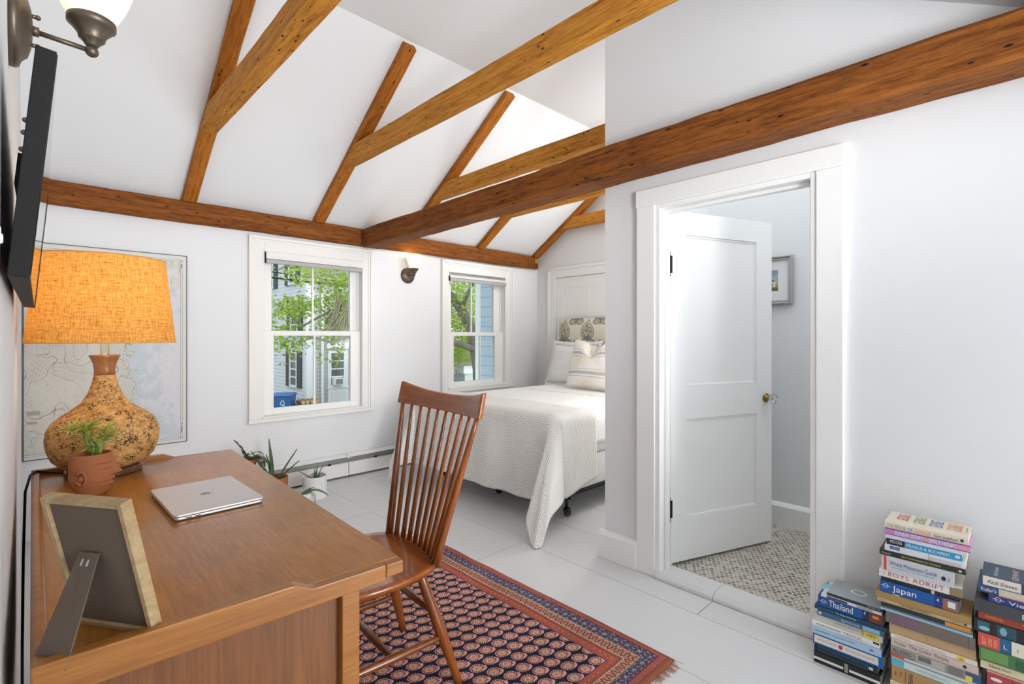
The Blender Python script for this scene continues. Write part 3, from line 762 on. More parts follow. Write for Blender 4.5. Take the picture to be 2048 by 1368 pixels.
V = b.grid(lambda u, v: (pot_r(((2*PI*u+PI) % (2*PI))-PI, v)*COS(2*PI*u+FA), pot_r(((2*PI*u+PI) % (2*PI))-PI, v)*SIN(2*PI*u+FA), .122*v), NU, NV, closeu=True)
top = [V[i][NV] for i in range(NU)]; bot = [V[i][0] for i in range(NU)]
b.b.faces.new(bot)
inn = [b.b.verts.new((v.co.x*.90, v.co.y*.90, v.co.z+.001)) for v in top]; inn2 = [b.b.verts.new((v.co.x*.86, v.co.y*.86, v.co.z-.035)) for v in top]
for k in range(NU):
    k2 = (k+1) % NU
    b.b.faces.new((top[k], top[k2], inn[k2], inn[k])); b.b.faces.new((inn[k], inn[k2], inn2[k2], inn2[k]))
b.build('pot_head', M['terra'], pot, smooth=True)
for s in (1, -1):
    a = FA+s*1.80; c = Vector((.0465*COS(a), .0465*SIN(a), .058)); n = Vector((COS(a), SIN(a), 0)); t = Vector((-SIN(a), COS(a), 0))*s
    b = MB(); pts = [c+n*(.003+.003*SIN(q*PI/8))+t*(.013*COS(q*PI*1.75/12+.5))+Vector((0, 0, .020*SIN(q*PI*1.75/12+.5)-.0)) for q in range(13)]
    b.tube(pts, .0042, 8); b.sphere(tuple(c+n*.002), .008, 10, 6); b.build('ear', M['terra'], pot, smooth=True)
b = MB(); b.lathe([(.040, 0), (.040, .006), (.001, .010)], (0, 0, .098), 24); b.build('soil', M['soil'], pot)

def leaf_strip(b, base, d, L, wd, droop, up=(0, 0, 1), n=6, cup=.25, tip=1.2):
    """a pointed leaf blade starting at base going along d, drooping, width wd"""
    d = Vector(d).normalized(); s = d.cross(Vector(up));
    if s.length < .05: s = Vector((1, 0, 0))
    s.normalize(); p = Vector(base); rows = []
    for i in range(n+1):
        t = i/n; w = wd*.5*(SIN(PI*min(1, .12+.88*t**.8)) if t < 1 else 0)**.8*1.0
        w = max(w, .0004); nrm = s.cross(d)
        rows.append([b.b.verts.new(p-s*w+nrm*w*cup), b.b.verts.new(p), b.b.verts.new(p+s*w+nrm*w*cup)])
        p = p+d*(L/n); d = (d+Vector((0, 0, -droop/n))).normalized()
    for r0, r1 in zip(rows, rows[1:]):
        b.b.faces.new((r0[0], r0[1], r1[1], r1[0])); b.b.faces.new((r0[1], r0[2], r1[2], r1[1]))
plant = thing('succulent', 'pale yellow green succulent growing in the face planter', 'plant', (PX, PY, DZ+.107))
b = MB(); stems = [[(.004, .0, 0), (.006, -.004, .035), (-.004, .002, .062), (-.022, .012, .078), (-.040, .022, .085)], [(.018, -.012, 0), (.02, -.014, .03), (.024, -.016, .055), (.028, -.018, .078)], [(.010, -.006, 0), (.018, -.010, .04), (.03, -.018, .052), (.045, -.03, .062)],
         [(.0, 0, .02), (-.01, .006, .055), (-.008, .003, .085)]]
for s_ in stems: b.tube(s_, [.0058, .0055, .005, .0045, .004][:len(s_)], 8)
b.build('stem', M['stem_g'], plant, smooth=True)
b = MB(); r2 = random.Random(3)
for s_ in stems:
    for i in range(1, len(s_)):
        for k in range(20 if i == len(s_)-1 else 6):
            a = r2.random()*2*PI; e = r2.uniform(.0, .9)
            leaf_strip(b, s_[i], (COS(a)*COS(e), SIN(a)*COS(e), SIN(e)*.9+.12), r2.uniform(.038, .072), r2.uniform(.0065, .0095), r2.uniform(.3, 1.1))
b.build('leaves', M['succ'], plant, smooth=True, norm=False)

# ------------------------------------------------------------------ photo frame seen from behind
fw = Vector((.089, -.133, 0)).normalized(); fnn = Vector((-.83, -.556, 0)).normalized()
fr_o = Vector((.062, 1.076, DZ+.0005)); tilt = math.radians(13.5)
pf = thing('photo_frame', 'pale wooden photo frame seen from the back on its easel leg', 'picture frame', tuple(fr_o))
FU = Vector((0, 0, COS(tilt)))+fnn*SIN(tilt); FN = fnn*COS(tilt)-Vector((0, 0, SIN(tilt)))
def fp(a, h, t): return fw*a+FU*h+FN*t
FW, FH = .152, .228
def fbox(mb, a0, a1, h0, h1, t0, t1):
    V = [mb.b.verts.new(fp(a, h, t)) for t in (t0, t1) for a, h in ((a0, h0), (a1, h0), (a1, h1), (a0, h1))]
    for f in ((3,2,1,0),(4,5,6,7),(0,1,5,4),(1,2,6,5),(2,3,7,6),(3,0,4,7)): mb.b.faces.new([V[i] for i in f])
b = MB(); k = .009; T0, T1 = -.012, .006
for q in ((0, k, 0, FH), (FW-k, FW, 0, FH), (k, FW-k, 0, k), (k, FW-k, FH-k, FH)): fbox(b, *q, T0, T1)
bmesh.ops.translate(b.b, verts=b.b.verts[:], vec=(0, 0, .003)); b.build('frame', M['oak'], pf, bevel=.0012)
b = MB(); fbox(b, k-.001, FW-k+.001, k-.001, FH-k+.001, -.004, .001); bmesh.ops.translate(b.b, verts=b.b.verts[:], vec=(0, 0, .003)); b.build('backing_board', M['backing'], pf)
b = MB(); hg = fp(FW*.44, FH*.62, .002); ft = Vector((-.046, -.108, .0)); wv = fw*.018; tk = FN*.0025
A = [hg-wv, hg+wv, ft+Vector((.012, -.012, .0))+wv*1.2, ft-wv*1.1]
b.poly([tuple(p) for p in A], tuple(tk)); leg = b.build('easel_leg', M['backing'], pf)
b = MB()
for q in (-.3, .3):
    c = hg+wv*q+(ft-hg)*.09; b.poly([tuple(c+tk*1.05+wv*.1+(ft-hg)*.03), tuple(c+tk*1.05-wv*.1+(ft-hg)*.03), tuple(c+tk*1.05-wv*.1-(ft-hg)*.03), tuple(c+tk*1.05+wv*.1-(ft-hg)*.03)], tuple(tk*.3))
b.build('staple', M['silver'], leg)

# ------------------------------------------------------------------ laptop
lap = thing('laptop', 'closed silver laptop lying on the desk', 'laptop', (.369, 1.641, DZ+.0005), rz=.02)
LW, LD = .215, .306
def rrect(w, d, r, z, n=6):
    pts = []
    for cx, cy, a0 in ((w/2-r, d/2-r, 0), (-w/2+r, d/2-r, PI/2), (-w/2+r, -d/2+r, PI), (w/2-r, -d/2+r, 1.5*PI)):
        for i in range(n+1): a = a0+PI/2*i/n; pts.append((cx+r*COS(a), cy+r*SIN(a), z))
    return pts
b = MB(); b.poly(rrect(LW-.004, LD-.004, .010, .0012), (0, 0, .0075)); b.build('base', M['silver'], lap, bevel=.0025)
b = MB(); b.poly(rrect(LW, LD, .010, .0102), (0, 0, .0052)); lid = b.build('lid', M['silver'], lap, bevel=.0012)
b = MB(); b.poly(rrect(LW-.006, LD-.006, .009, .0085), (0, 0, .002)); b.build('hinge_gap', M['dark'], lap)
b = MB()
for q in (-.075, -.055): b.box((q-.006, -LD/2+.0015, .0042), (q+.006, -LD/2+.0035, .0066))
b.build('port', M['dark'], lap)
for sx in (-1, 1):
    for sy in (-1, 1): b = MB(); b.lathe([(.008, 0), (.008, .0014)], (sx*.085, sy*.13, 0), 12); b.build('rubber_foot', M['rubber'], lap)
# the emblem on the lid: a bitten apple with a leaf
def apple():
    P = []
    R = [(0, .30), (.10, .345), (.24, .34), (.34, .25), (.385, .10)]
    pts = [(.0, .235), (.07, .262), (.16, .275), (.25, .245), (.31, .185), (.245, .13), (.215, .05), (.225, -.03), (.27, -.10), (.325, -.135), (.28, -.24), (.215, -.325), (.15, -.355), (.08, -.335), (.0, -.315),
           (-.08, -.335), (-.15, -.355), (-.215, -.325), (-.29, -.22), (-.34, -.08), (-.345, .05), (-.31, .165), (-.25, .235), (-.16, .275), (-.07, .262)]
    return pts
b = MB(); k = .040; ang_l = PI
def ap(x, y): return (y*k, -x*k, .01545)     # stem points away from the hinge side
b.poly([ap(x, y) for x, y in apple()], (0, 0, .00012)); b.poly([ap(x, y) for x, y in ((0, .30), (.01, .40), (.07, .47), (.15, .50), (.155, .42), (.10, .335), (.03, .30))], (0, 0, .00012))
b.build('logo', M['silver_d'], lid)

# ------------------------------------------------------------------ chair
chair = thing('desk_chair', 'glossy cherry wood spindle back chair pulled up to the desk', 'chair', (.85, 1.59, .008), rz=-.075)
SZ = .435
def seat_pt(u, v, top):
    """saddled seat outline; u along depth (-1 front .. 1 back), v across"""
    return None
b = MB(); outline = []
for k in range(48):
    a = 2*PI*k/48; ca, sa = COS(a), SIN(a); e = 2/3.2
    x = .222*abs(ca)**e*(1 if ca > 0 else -1); y = .228*abs(sa)**e*(1 if sa > 0 else -1)
    y *= 1.0-.10*(x/.222) if x > 0 else 1.0+.02*(-x/.222)
    outline.append((x, y))
rings = []
def dish(x, y): return -.014*max(0, 1-(x/.20)**2)*max(0, 1-(y/.2)**2)
for sc_, z in ((.86, SZ-.032), (.95, SZ-.028), (1., SZ-.012), (1., SZ-.004), (.985, SZ), (.9, SZ), (.75, SZ), (.55, SZ), (.35, SZ), (.15, SZ)):
    top_ = sc_ < .96 and z > SZ-.005
    rings.append([b.b.verts.new((x*sc_, y*sc_, z+(dish(x*sc_, y*sc_) if top_ else 0))) for x, y in outline])
for r0, r1 in zip(rings, rings[1:]):
    for k in range(48): b.b.faces.new((r0[k], r0[(k+1) % 48], r1[(k+1) % 48], r1[k]))
b.b.faces.new(rings[0][::-1]); b.b.faces.new(rings[-1])
b.build('seat', M['cherry'], chair, smooth=True)
def turned(p0, p1, r0, rm, r1, n=10):
    p0, p1 = Vector(p0), Vector(p1)
    pts = [p0.lerp(p1, i/n) for i in range(n+1)]
    rad = [(r0+(rm-r0)*(i/n/.5) if i/n < .5 else rm+(r1-rm)*((i/n-.5)/.5)) for i in range(n+1)]
    return pts, rad
feet = {}
for sx, sy in ((1, -1), (1, 1), (-1, -1), (-1, 1)):
    tp = Vector((.125*sx, .135*sy, SZ-.028)); bt = Vector((.245*sx if sx > 0 else -.225, .205*sy, .0)); feet[(sx, sy)] = (tp, bt)
    b = MB(); b.tube(*turned(tp, bt, .0165, .0205, .0125), seg=14); b.build('leg', M['cherry_z'], chair, smooth=True)
def on_leg(k, t): return feet[k][0].lerp(feet[k][1], t)
for sy in (-1, 1):
    b = MB(); b.tube(*turned(on_leg((1, sy), .58), on_leg((-1, sy), .58), .009, .0145, .009), seg=12); b.build('side_stretcher', M['cherry_z'], chair, smooth=True)
b = MB(); b.tube(*turned(on_leg((1, -1), .58).lerp(on_leg((-1, -1), .58), .5), on_leg((1, 1), .58).lerp(on_leg((-1, 1), .58), .5), .009, .0145, .009), seg=12); b.build('cross_stretcher', M['cherry_z'], chair, smooth=True)
b = MB(); b.tube(*turned(on_leg((1, -1), .38), on_leg((1, 1), .38), .009, .0145, .009), seg=12); b.build('rear_stretcher', M['cherry_z'], chair, smooth=True)
# crest rail: a curved board with raised ends
CZ = .926
def crest(t, h):
    """t -1..1 across, h 0..1 up"""
    y = .292*t-.012; bow = .034*(1-t*t)
    x = .262+bow*1.0+.020*h; zt = .064+.026*abs(t)**2.4
    return Vector((x-.030*abs(t)**3*.0, y, CZ+zt*h+.004*t*t))
b = MB(); NT_, NH = 24, 6
fr_, bk_ = [], []
for i in range(NT_+1):
    t = -1+2*i/NT_; fr_.append([b.b.verts.new(crest(t, j/NH)-Vector((.008+.0*t, 0, 0))) for j in range(NH+1)]); bk_.append([b.b.verts.new(crest(t, j/NH)+Vector((.009, 0, 0))) for j in range(NH+1)])
for i in range(NT_):
    for j in range(NH):
        b.b.faces.new((fr_[i][j], fr_[i][j+1], fr_[i+1][j+1], fr_[i+1][j])); b.b.faces.new((bk_[i][j], bk_[i+1][j], bk_[i+1][j+1], bk_[i][j+1]))
    b.b.faces.new((fr_[i][0], fr_[i+1][0], bk_[i+1][0], bk_[i][0])); b.b.faces.new((fr_[i][NH], bk_[i][NH], bk_[i+1][NH], fr_[i+1][NH]))
for i in (0, NT_):
    for j in range(NH): b.b.faces.new((fr_[i][j], bk_[i][j], bk_[i][j+1], fr_[i][j+1]))
b.build('crest_rail', M['cherry'], chair, smooth=True, bevel=.004, bseg=3)
for k in range(10):
    t = -1+2*k/9; top_ = crest(t*.91, .04); post = k in (0, 9)
    y0 = .172*t; x0 = .165+.028*(1-t*t)
    b = MB(); p0, p1 = Vector((x0, y0, SZ-.010)), top_
    if post: b.tube(*turned(p0, p1, .0155, .0135, .0085), seg=12)
    else: b.tube(*turned(p0, p1, .0098, .0088, .0062), seg=10)
    b.build('post' if post else 'spindle', M['cherry_z'], chair, smooth=True)
# ------------------------------------------------------------------ rug
def vnoise(h, w, cells, seed):
    r = np.random.RandomState(seed); g = r.rand(cells[0]+2, cells[1]+2)
    y = np.linspace(0, cells[0], h, endpoint=False); x = np.linspace(0, cells[1], w, endpoint=False)
    yi = y.astype(int); xi = x.astype(int); fy = (y-yi)[:, None]; fx = (x-xi)[None]
    fy = fy*fy*(3-2*fy); fx = fx*fx*(3-2*fx)
    a = g[yi][:, xi]; b_ = g[yi][:, xi+1]; c = g[yi+1][:, xi]; d = g[yi+1][:, xi+1]
    return (a*(1-fx)+b_*fx)*(1-fy)+(c*(1-fx)+d*fx)*fy
def fbm(h, w, c, seed, o=4):
    s = 0; t = 0
    for i in range(o): s = s+vnoise(h, w, (c[0]*2**i, c[1]*2**i), seed+i)/2**i; t += 1/2**i
    return s/t
def rgb(*c): return np.array(lin(c))
RX0, RX1, RY0, RY1 = .52, 1.735, .905, 2.46
def rug_image():
    px = .0011; w = int((RX1-RX0)/px); h = int((RY1-RY0)/px)
    X, Y = np.meshgrid((np.arange(w)+.5)*px, (np.arange(h)+.5)*px)      # metres from the near left corner
    Wm, Hm = w*px, h*px
    knots = fbm(h, w, (260, 200), 5, 2); wear = fbm(h, w, (9, 7), 11)
    X = X+.010*(fbm(h, w, (5, 3), 21)-.5)
    dx = np.minimum(X, Wm-X); dy = np.minimum(Y-.028, Hm-.028-Y)
    im = np.zeros((h, w, 3)); navy = rgb(40, 43, 58)
    im[:] = navy
    im += (wear[..., None]-.5)*np.array([.004, .008, .03])
    # boteh lattice
    lx, ly = .0625, .056
    row = np.floor(Y/ly); ox = (row % 2)*.5*lx
    cx = np.floor((X+ox)/lx)*lx+lx/2-ox; cyy = row*ly+ly/2
    u = X-cx; v = Y-cyy
    ca, sa = math.cos(math.radians(-28)), math.sin(math.radians(-28))
    e1 = u*ca+v*sa; e2 = -u*sa+v*ca
    e1 = e1+.003
    e1 = e1+.0022*(knots-.5); e2 = e2+.0022*(fbm(h, w, (260, 200), 77, 2)-.5)
    th = np.arctan2(e2, e1+.004)
    r = np.sqrt(((e1+.004)/1.14)**2+(e2/.92)**2)/1.22*(1-.10*np.cos(th-.6))
    def curl(pts):
        m = np.zeros(e1.shape, bool)
        for (x_, y_, r_) in pts: m |= np.hypot(e1-x_, e2-y_) < r_
        return m
    CP = [(.0165, -.011, .0062), (.0215, -.0095, .006), (.0262, -.0065, .0056), (.0295, -.002, .005), (.0305, .003, .0044), (.0292, .0075, .0036), (.026, .0098, .0026)]
    tail = curl([(x_, y_, r_*.72) for x_, y_, r_ in CP]); tail2 = curl([(x_, y_, r_*1.15) for x_, y_, r_ in CP]) & ~tail
    body = r < .0205
    teeth = (np.sin(th*15) > -.2)
    pink = rgb(218, 172, 158); rose = rgb(168, 92, 98); tan = rgb(188, 148, 112); cream = rgb(216, 186, 160)
    lay = lambda m, c: im.__setitem__(m, c)
    lay(tail2, rgb(128, 66, 78)); lay(body & (r > .0160) & ~teeth, rgb(120, 62, 76)); lay(body & (r > .0160) & teeth, pink)
    lay(tail, pink); lay((r <= .0160) & (r > .0138), rgb(118, 58, 70)); lay((r <= .0138), rgb(198, 142, 130))
    q = np.maximum(np.abs(e1+.004)/.0082, np.abs(e2)/.0082)
    lay(q < 1.15, cream); lay(q < .85, tan); lay((q < .85) & (np.abs(np.abs(e1+.004)-.0028) < .0009), rgb(160, 112, 84))
    # borders, measured from the edge inwards
    def band(a, b_): return (np.minimum(dx, dy*1.28) >= a) & (np.minimum(dx, dy*1.28) < b_)
    d = np.minimum(dx, dy*1.28); along = np.where(dx < dy*1.28, Y, X)
    red = rgb(150, 78, 72); rust = rgb(176, 92, 72); steel = rgb(92, 96, 118); grey = rgb(128, 112, 112)
    m = band(-1, .034); lay(m, red*1.0); s_ = np.sin((along*1+d*1.6)*2*math.pi/.016); lay(m & (s_ > .45), rgb(196, 122, 106)); lay(m & (d > .028), rgb(110, 60, 66))
    m = band(.034, .080); lay(m, steel*.55+navy*.45)
    f = np.sin(along*2*math.pi/.052)*np.cos((d-.057)*2*math.pi/.05)+.55*np.sin(along*2*math.pi/.017)*np.sin(d*2*math.pi/.016)
    lay(m & (f > .45), rgb(150, 152, 170)); lay(m & (f < -.5), rgb(136, 72, 84)); lay(m & (f < -.95), rgb(186, 150, 140))
    lay(band(.080, .086), grey*.75); lay(band(.086, .0895), cream)
    m = band(.0895, .132); lay(m, rgb(196, 136, 112))
    zz = np.abs(((along/.030) % 1)-.5)*2; dd = (d-.0895)/.0425
    lay(m & (np.abs(zz-dd) < .11), rgb(74, 52, 50)); lay(m & (np.abs(zz-(1-dd)) < .11), rgb(92, 58, 54)); lay(m & (np.abs(zz-dd) > .62), rgb(208, 168, 130))
    lay(m & (np.abs(zz-dd) > .8), rgb(120, 60, 60))
    lay(band(.132, .1355), cream); lay(band(.1355, .1415), grey*.8)
    m = band(.1415, .183); lay(m, rust); k = np.hypot(((along/.026) % 1-.5)*.026, d-.1625)
    lay(m & (k < .0072), rgb(150, 60, 58)); lay(m & (k < .0046), rgb(214, 168, 130)); lay(m & (k < .0022), rgb(130, 56, 56))
    lay(m & (np.abs(d-.146) < .0018), rgb(122, 60, 60)); lay(band(.183, .190), rgb(110, 84, 104))
    # flat woven ends
    m = dy < 0; lay(m, rgb(140, 84, 62))
    im *= (.80+.40*knots)[..., None]
    im = im*(.82+.36*wear)[..., None]
    return im
b = MB(); RW, RL = RX1-RX0, RY1-RY0
def rugp(u, v):
    x = RX0+RW*u; y = RY0+RL*v
    wob = .012*noise.noise((x*1.3, y*1.6, 3.3))*(1 if u > .5 else .3)+.004*noise.noise((x*6, y*7, 1))
    z = .0065+.0018*noise.noise((x*5, y*4, 8))+(.006*max(0, noise.noise((x*2.2, y*2.6, 5))) if u > .8 else 0)
    return (x+wob*(u > .9)*u, y+.6*wob, max(.0045, z))
b.grid(rugp, 40, 60, uv=lambda u, v: (u, v))
rug = tag(b.build('rug', img_mat('paisley_rug', rug_image(), .95, .1, .25), smooth=True, norm=False, solid=.006), 'worn navy and red paisley rug under the chair and desk', 'rug')
b = MB(); r3 = random.Random(5)
for end, y, s in ((0, RY0, -1), (1, RY1, 1)):
    for i in range(420):
        u = r3.random(); p = Vector(rugp(u, end)); p.z = .006
        L = r3.uniform(.012, .034); q = p+Vector((r3.uniform(-.010, .010), s*L, -.004)); m_ = p.lerp(q, .5)+Vector((r3.uniform(-.004, .004), 0, .002))
        b.tube([p, m_, q], .0008, 4, cap=False)
f_ = b.build('fringe', flat('rug_fringe', (158, 98, 72), .95, var=.2), rug); f_['kind'] = 'stuff'

# ------------------------------------------------------------------ nautical chart on the window wall
def chart_image():
    w, h = 980, 1560; px = 1/1200
    U, V = np.meshgrid((np.arange(w)+.5)/w, (np.arange(h)+.5)/h)      # V up
    n = fbm(h, w, (7, 5), 3, 6); n2 = fbm(h, w, (30, 19), 8, 4)
    land_bias = .62-1.05*U+.10*np.sin(V*9)+.35*np.exp(-((U-.25)/.3)**2-((V-.47)/.16)**2)+.25*np.exp(-((U-.1)/.4)**2-((V-.68)/.08)**2)-.32*np.exp(-((U-.45)/.6)**2-((V-.615-.25*(U-.3))/.035)**2)+.5*np.exp(-((U-.93)/.13)**2-((V-.90)/.10)**2)*(n2 > .47)+.45*np.exp(-((U-.98)/.06)**2-((V-.75)/.2)**2)*(n2 > .5)-.5*np.exp(-((U-.03)/.1)**2-((V-.12)/.06)**2)
    f = land_bias+(n-.5)*.75+(n2-.5)*.22
    im = np.zeros((h, w, 3)); im[:] = rgb(217, 217, 220)
    shallow = rgb(204, 211, 217); green = rgb(194, 206, 196); land = rgb(212, 208, 198)
    sh = f+(n2-.5)*.25
    im[sh > -.16] = shallow; im[sh > -.03] = green*.5+shallow*.5; L = f > .04; im[L] = land
    edge = (np.abs(f-.04) < .0045); im[edge] = rgb(164, 160, 152)
    # streets and roads on the land
    g1 = np.abs(((U*62+V*24+14*vnoise(h, w, (6, 6), 31)) % 1)-.5) < .055; g2 = np.abs(((V*98-U*16+14*vnoise(h, w, (6, 6), 33)) % 1)-.5) < .055
    town = (fbm(h, w, (9, 7), 41) > .54); im[L & town & (g1 | g2)] = rgb(184, 179, 170)
    rd = np.abs(fbm(h, w, (6, 5), 51, 3)-.5) < .0035; im[L & rd] = rgb(158, 153, 146)
    rd = np.abs(fbm(h, w, (5, 4), 61, 3)-.46) < .003; im[L & rd] = rgb(168, 163, 156)
    for lv in (.30, .36, .42, .54, .58, .64):
        ct = np.abs(fbm(h, w, (10, 8), 71, 4)-lv) < .0022; im[L & ct] = rgb(182, 177, 168)
        ct = np.abs(fbm(h, w, (12, 8), 81, 4)-lv) < .0018; im[~L & ct] = rgb(192, 198, 206)
    r = np.random.RandomState(2)
    for _ in range(2600):
        x, y = r.randint(20, w-20), r.randint(20, h-20)
        if f[y, x] < -.06: im[y:y+2, x:x+3] = rgb(150, 150, 160)
    # graticule, compass circle, note panels
    for a in (.22, .47, .72): im[:, int(a*w)] *= .86
    for a in (.2, .42, .64, .86): im[int(a*h), :] *= .86
    q = np.hypot((U-.74)*w, (V-.30)*h); im[np.abs(q-88) < 1.2] = rgb(176, 160, 178); im[np.abs(q-70) < 1] = rgb(186, 176, 190)
    for (a, c, v0, v1) in ((.02, .09, .205, .225), (.02, .075, .165, .178)):
        im[int(v0*h):int(v1*h), int(a*w):int(c*w)] = rgb(170, 166, 158)
    im[int(.975*h):int(.978*h), int(.1*w):int(.62*w)] *= .7
    # neat line and paper margin
    def rect(a, c): 
        m = (U > a) & (U < 1-c) & (V > .022) & (V < .978); return m
    ins = (U < .955) & (V > .025) & (V < .968); paper = rgb(222, 220, 217)
    im[~ins] = paper
    for k in (.955, .967): im[int(.018*h):int(.975*h), int(k*w):int(k*w)+2] = rgb(110, 106, 102)
    for k in (.025, .017, .968, .976): im[int(k*h):int(k*h)+2, :int(.967*w)] = rgb(110, 106, 102)
    for (v0, v1) in ((.05, .085), (.93, .955), (.094, .102)): im[int(v0*h):int(v1*h), int(.959*w):int(.964*w)] = rgb(90, 90, 92)
    return im
mp = thing('wall_map', 'large nautical chart hanging on the wall behind the cork lamp', 'map', (.40, YW-.001, .478))
b = MB(); MX0, MX1, MZ0, MZ1 = -.018, .808, .478, 1.783
b.quad([(MX0-.40, -.010, 0), (MX1-.40, -.010, 0), (MX1-.40, -.010, MZ1-MZ0), (MX0-.40, -.010, MZ1-MZ0)]); b.build('chart_sheet', img_mat('nautical_chart', chart_image(), .6, .3), mp, norm=False)
b = MB(); k = .004; x0, x1, hh = MX0-.40, MX1-.40, MZ1-MZ0
for q in ((x0, x0+k, 0, hh), (x1-k, x1, 0, hh), (x0+k, x1-k, 0, k), (x0+k, x1-k, hh-k, hh)): b.box((q[0], -.014, q[2]), (q[1], -.001, q[3]))
b.build('thin_frame', flat('dark_thin_frame', (66, 60, 56), .5), mp)
b = MB(); b.box((x0+k, -.009, k), (x1-k, -.001, hh-k)); b.build('backing', M['paper'], mp)

# ------------------------------------------------------------------ television on the left wall
tv = thing('television', 'black flat television tilted down on the left wall above the desk', 'television', (.0, .9, 1.295))
A0, A1 = Vector((.0035, 0, 0)), Vector((.030, 0, .305)); B0, B1 = Vector((.0145, .945, 0)), Vector((.041, .945, .305))
def tvp(v, h, t): 
    p = A0.lerp(B0, v).lerp(A1.lerp(B1, v), h); return p+Vector((-t, 0, t*.087))
def tbox(mb, v0, v1, h0, h1, t0, t1):
    V = [mb.b.verts.new(tvp(v, h, t)) for t in (t0, t1) for v, h in ((v0, h0), (v1, h0), (v1, h1), (v0, h1))]
    for f in ((3,2,1,0),(4,5,6,7),(0,1,5,4),(1,2,6,5),(2,3,7,6),(3,0,4,7)): mb.b.faces.new([V[i] for i in f])
b = MB(); tbox(b, 0, 1, 0, 1, .0012, .022); b.build('casing', M['black'], tv, bevel=.0012)
b = MB(); tbox(b, .002, .985, .01, .99, .0, .0013); b.build('screen', M['screen'], tv)
b = MB(); tbox(b, .985, .999, 0, 1, -.0012, .0013); b.build('bezel', M['black'], tv)
b = MB(); tbox(b, .35, .65, .62, .80, .022, .040); b.build('mount_bracket', M['black_m'], tv)
b = MB()
for h in (.62, .70, .76): b.sphere(tuple(tvp(.10, h, .026)), .004, 8, 6)
b.build('mount_bolt', M['silver'], tv)
b = MB(); b.lathe([(.0035, 0), (.0045, .004), (.0045, .009), (.003, .012)], (-.025, .5, 1.2935), 12, axis='x'); b.lathe([(.004, 0), (.005, .004), (.005, .010), (.003, .013)], (-.025, .5, 1.2885), 12, axis='x')
tag(b.build('wall_hook', M['white'], smooth=True), 'small white hook on the left wall in front of the television', 'hook')

# ------------------------------------------------------------------ wall sconces
def sconce(loc, out, label, power):
    t = thing('wall_sconce', label, 'wall light', loc, 'bronze wall sconces'); o = Vector(out); 
    def tr(b, nm, mat, sm=True, par=None):
        ang = math.atan2(o.y, o.x); b.xf(Matrix.Rotation(ang, 4, 'Z')); return b.build(nm, mat, par or t, smooth=sm)
    b = MB(); b.lathe([(.074, .0), (.075, .008), (.072, .014), (.060, .018), (.052, .026), (.034, .031), (.014, .033)], seg=40, axis='x'); tr(b, 'back_plate', M['bronze'])
    b = MB()
    for dz in (.028, -.028): b.tube([(.028, 0, dz), (.040, 0, dz)], .004, 8); b.sphere((.040, 0, dz), .0048, 8, 6)
    b.tube([(.03, 0, 0), (.042, 0, 0)], .009, 12); tr(b, 'screw_knob', M['bronze'])
    b = MB(); b.tube([(.03, 0, 0), (.118, 0, -.004)], .0048, 10); b.sphere((.120, 0, -.005), .0115, 14, 10); tr(b, 'arm', M['bronze'])
    b = MB(); b.lathe([(.009, .004), (.012, .008), (.014, .012), (.020, .018), (.022, .020), (.022, .024), (.026, .032), (.036, .044), (.040, .047), (.040, .058), (.037, .060)], (.120, 0, 0), 28); tr(b, 'socket_cup', M['bronze'])
    b = MB(); b.lathe([(.036, .058), (.045, .072), (.056, .095), (.066, .125), (.074, .155), (.080, .172), (.077, .172), (.070, .155), (.061, .125), (.051, .095), (.040, .074)], (.120, 0, 0), 32, cap=(True, False)); tr(b, 'glass_shade', M['frost'])
    p = Vector(loc)+o*.120+Vector((0, 0, .16)); l = point('sconce_bulb_light', tuple(p), power, (1, .70, .36), .03)
sconce((-.025, 1.33, 1.808), (1, 0, 0), 'bronze wall light with lit frosted shade above the television', .3)
sconce((2.618, YW, 1.800), (0, -1, 0), 'bronze wall light with lit frosted shade between the two windows', .45)
# ------------------------------------------------------------------ bed
BX0, BX1, BY0, BY1, BZ = 2.37, 4.33, 2.045, 3.60, .690     # foot, head, right side, left side, mattress top
bed = thing('bed', 'bed on a steel caster frame with a printed upholstered headboard', 'bed', ((BX0+BX1)/2, (BY0+BY1)/2, 0))
bo = Vector(bed.location)
def lb(mb, a, c): return mb.box(tuple(Vector(a)-bo), tuple(Vector(c)-bo))
b = MB(); lb(b, (BX0+.02, BY0+.015, .40), (BX1, BY1-.015, BZ-.012)); b.build('mattress', M['white_cloth'], bed, bevel=.05, bseg=4, smooth=True)
b = MB(); lb(b, (BX0+.02, BY0+.02, .185), (BX1, BY1-.02, .40)); b.build('box_spring', M['boxs'], bed, bevel=.025, bseg=3, smooth=True)
b = MB()
for y in (BY0+.05, BY1-.09): lb(b, (BX0+.10, y, .150), (BX1, y+.04, .154)); lb(b, (BX0+.10, y, .150), (BX1, y+.004, .186))
for x in (BX0+.22, BX1-.2): lb(b, (x, BY0+.05, .148), (x+.035, BY1-.05, .152)); lb(b, (x, BY0+.05, .125), (x+.004, BY1-.05, .15))
b.build('steel_frame', M['black_m'], bed)
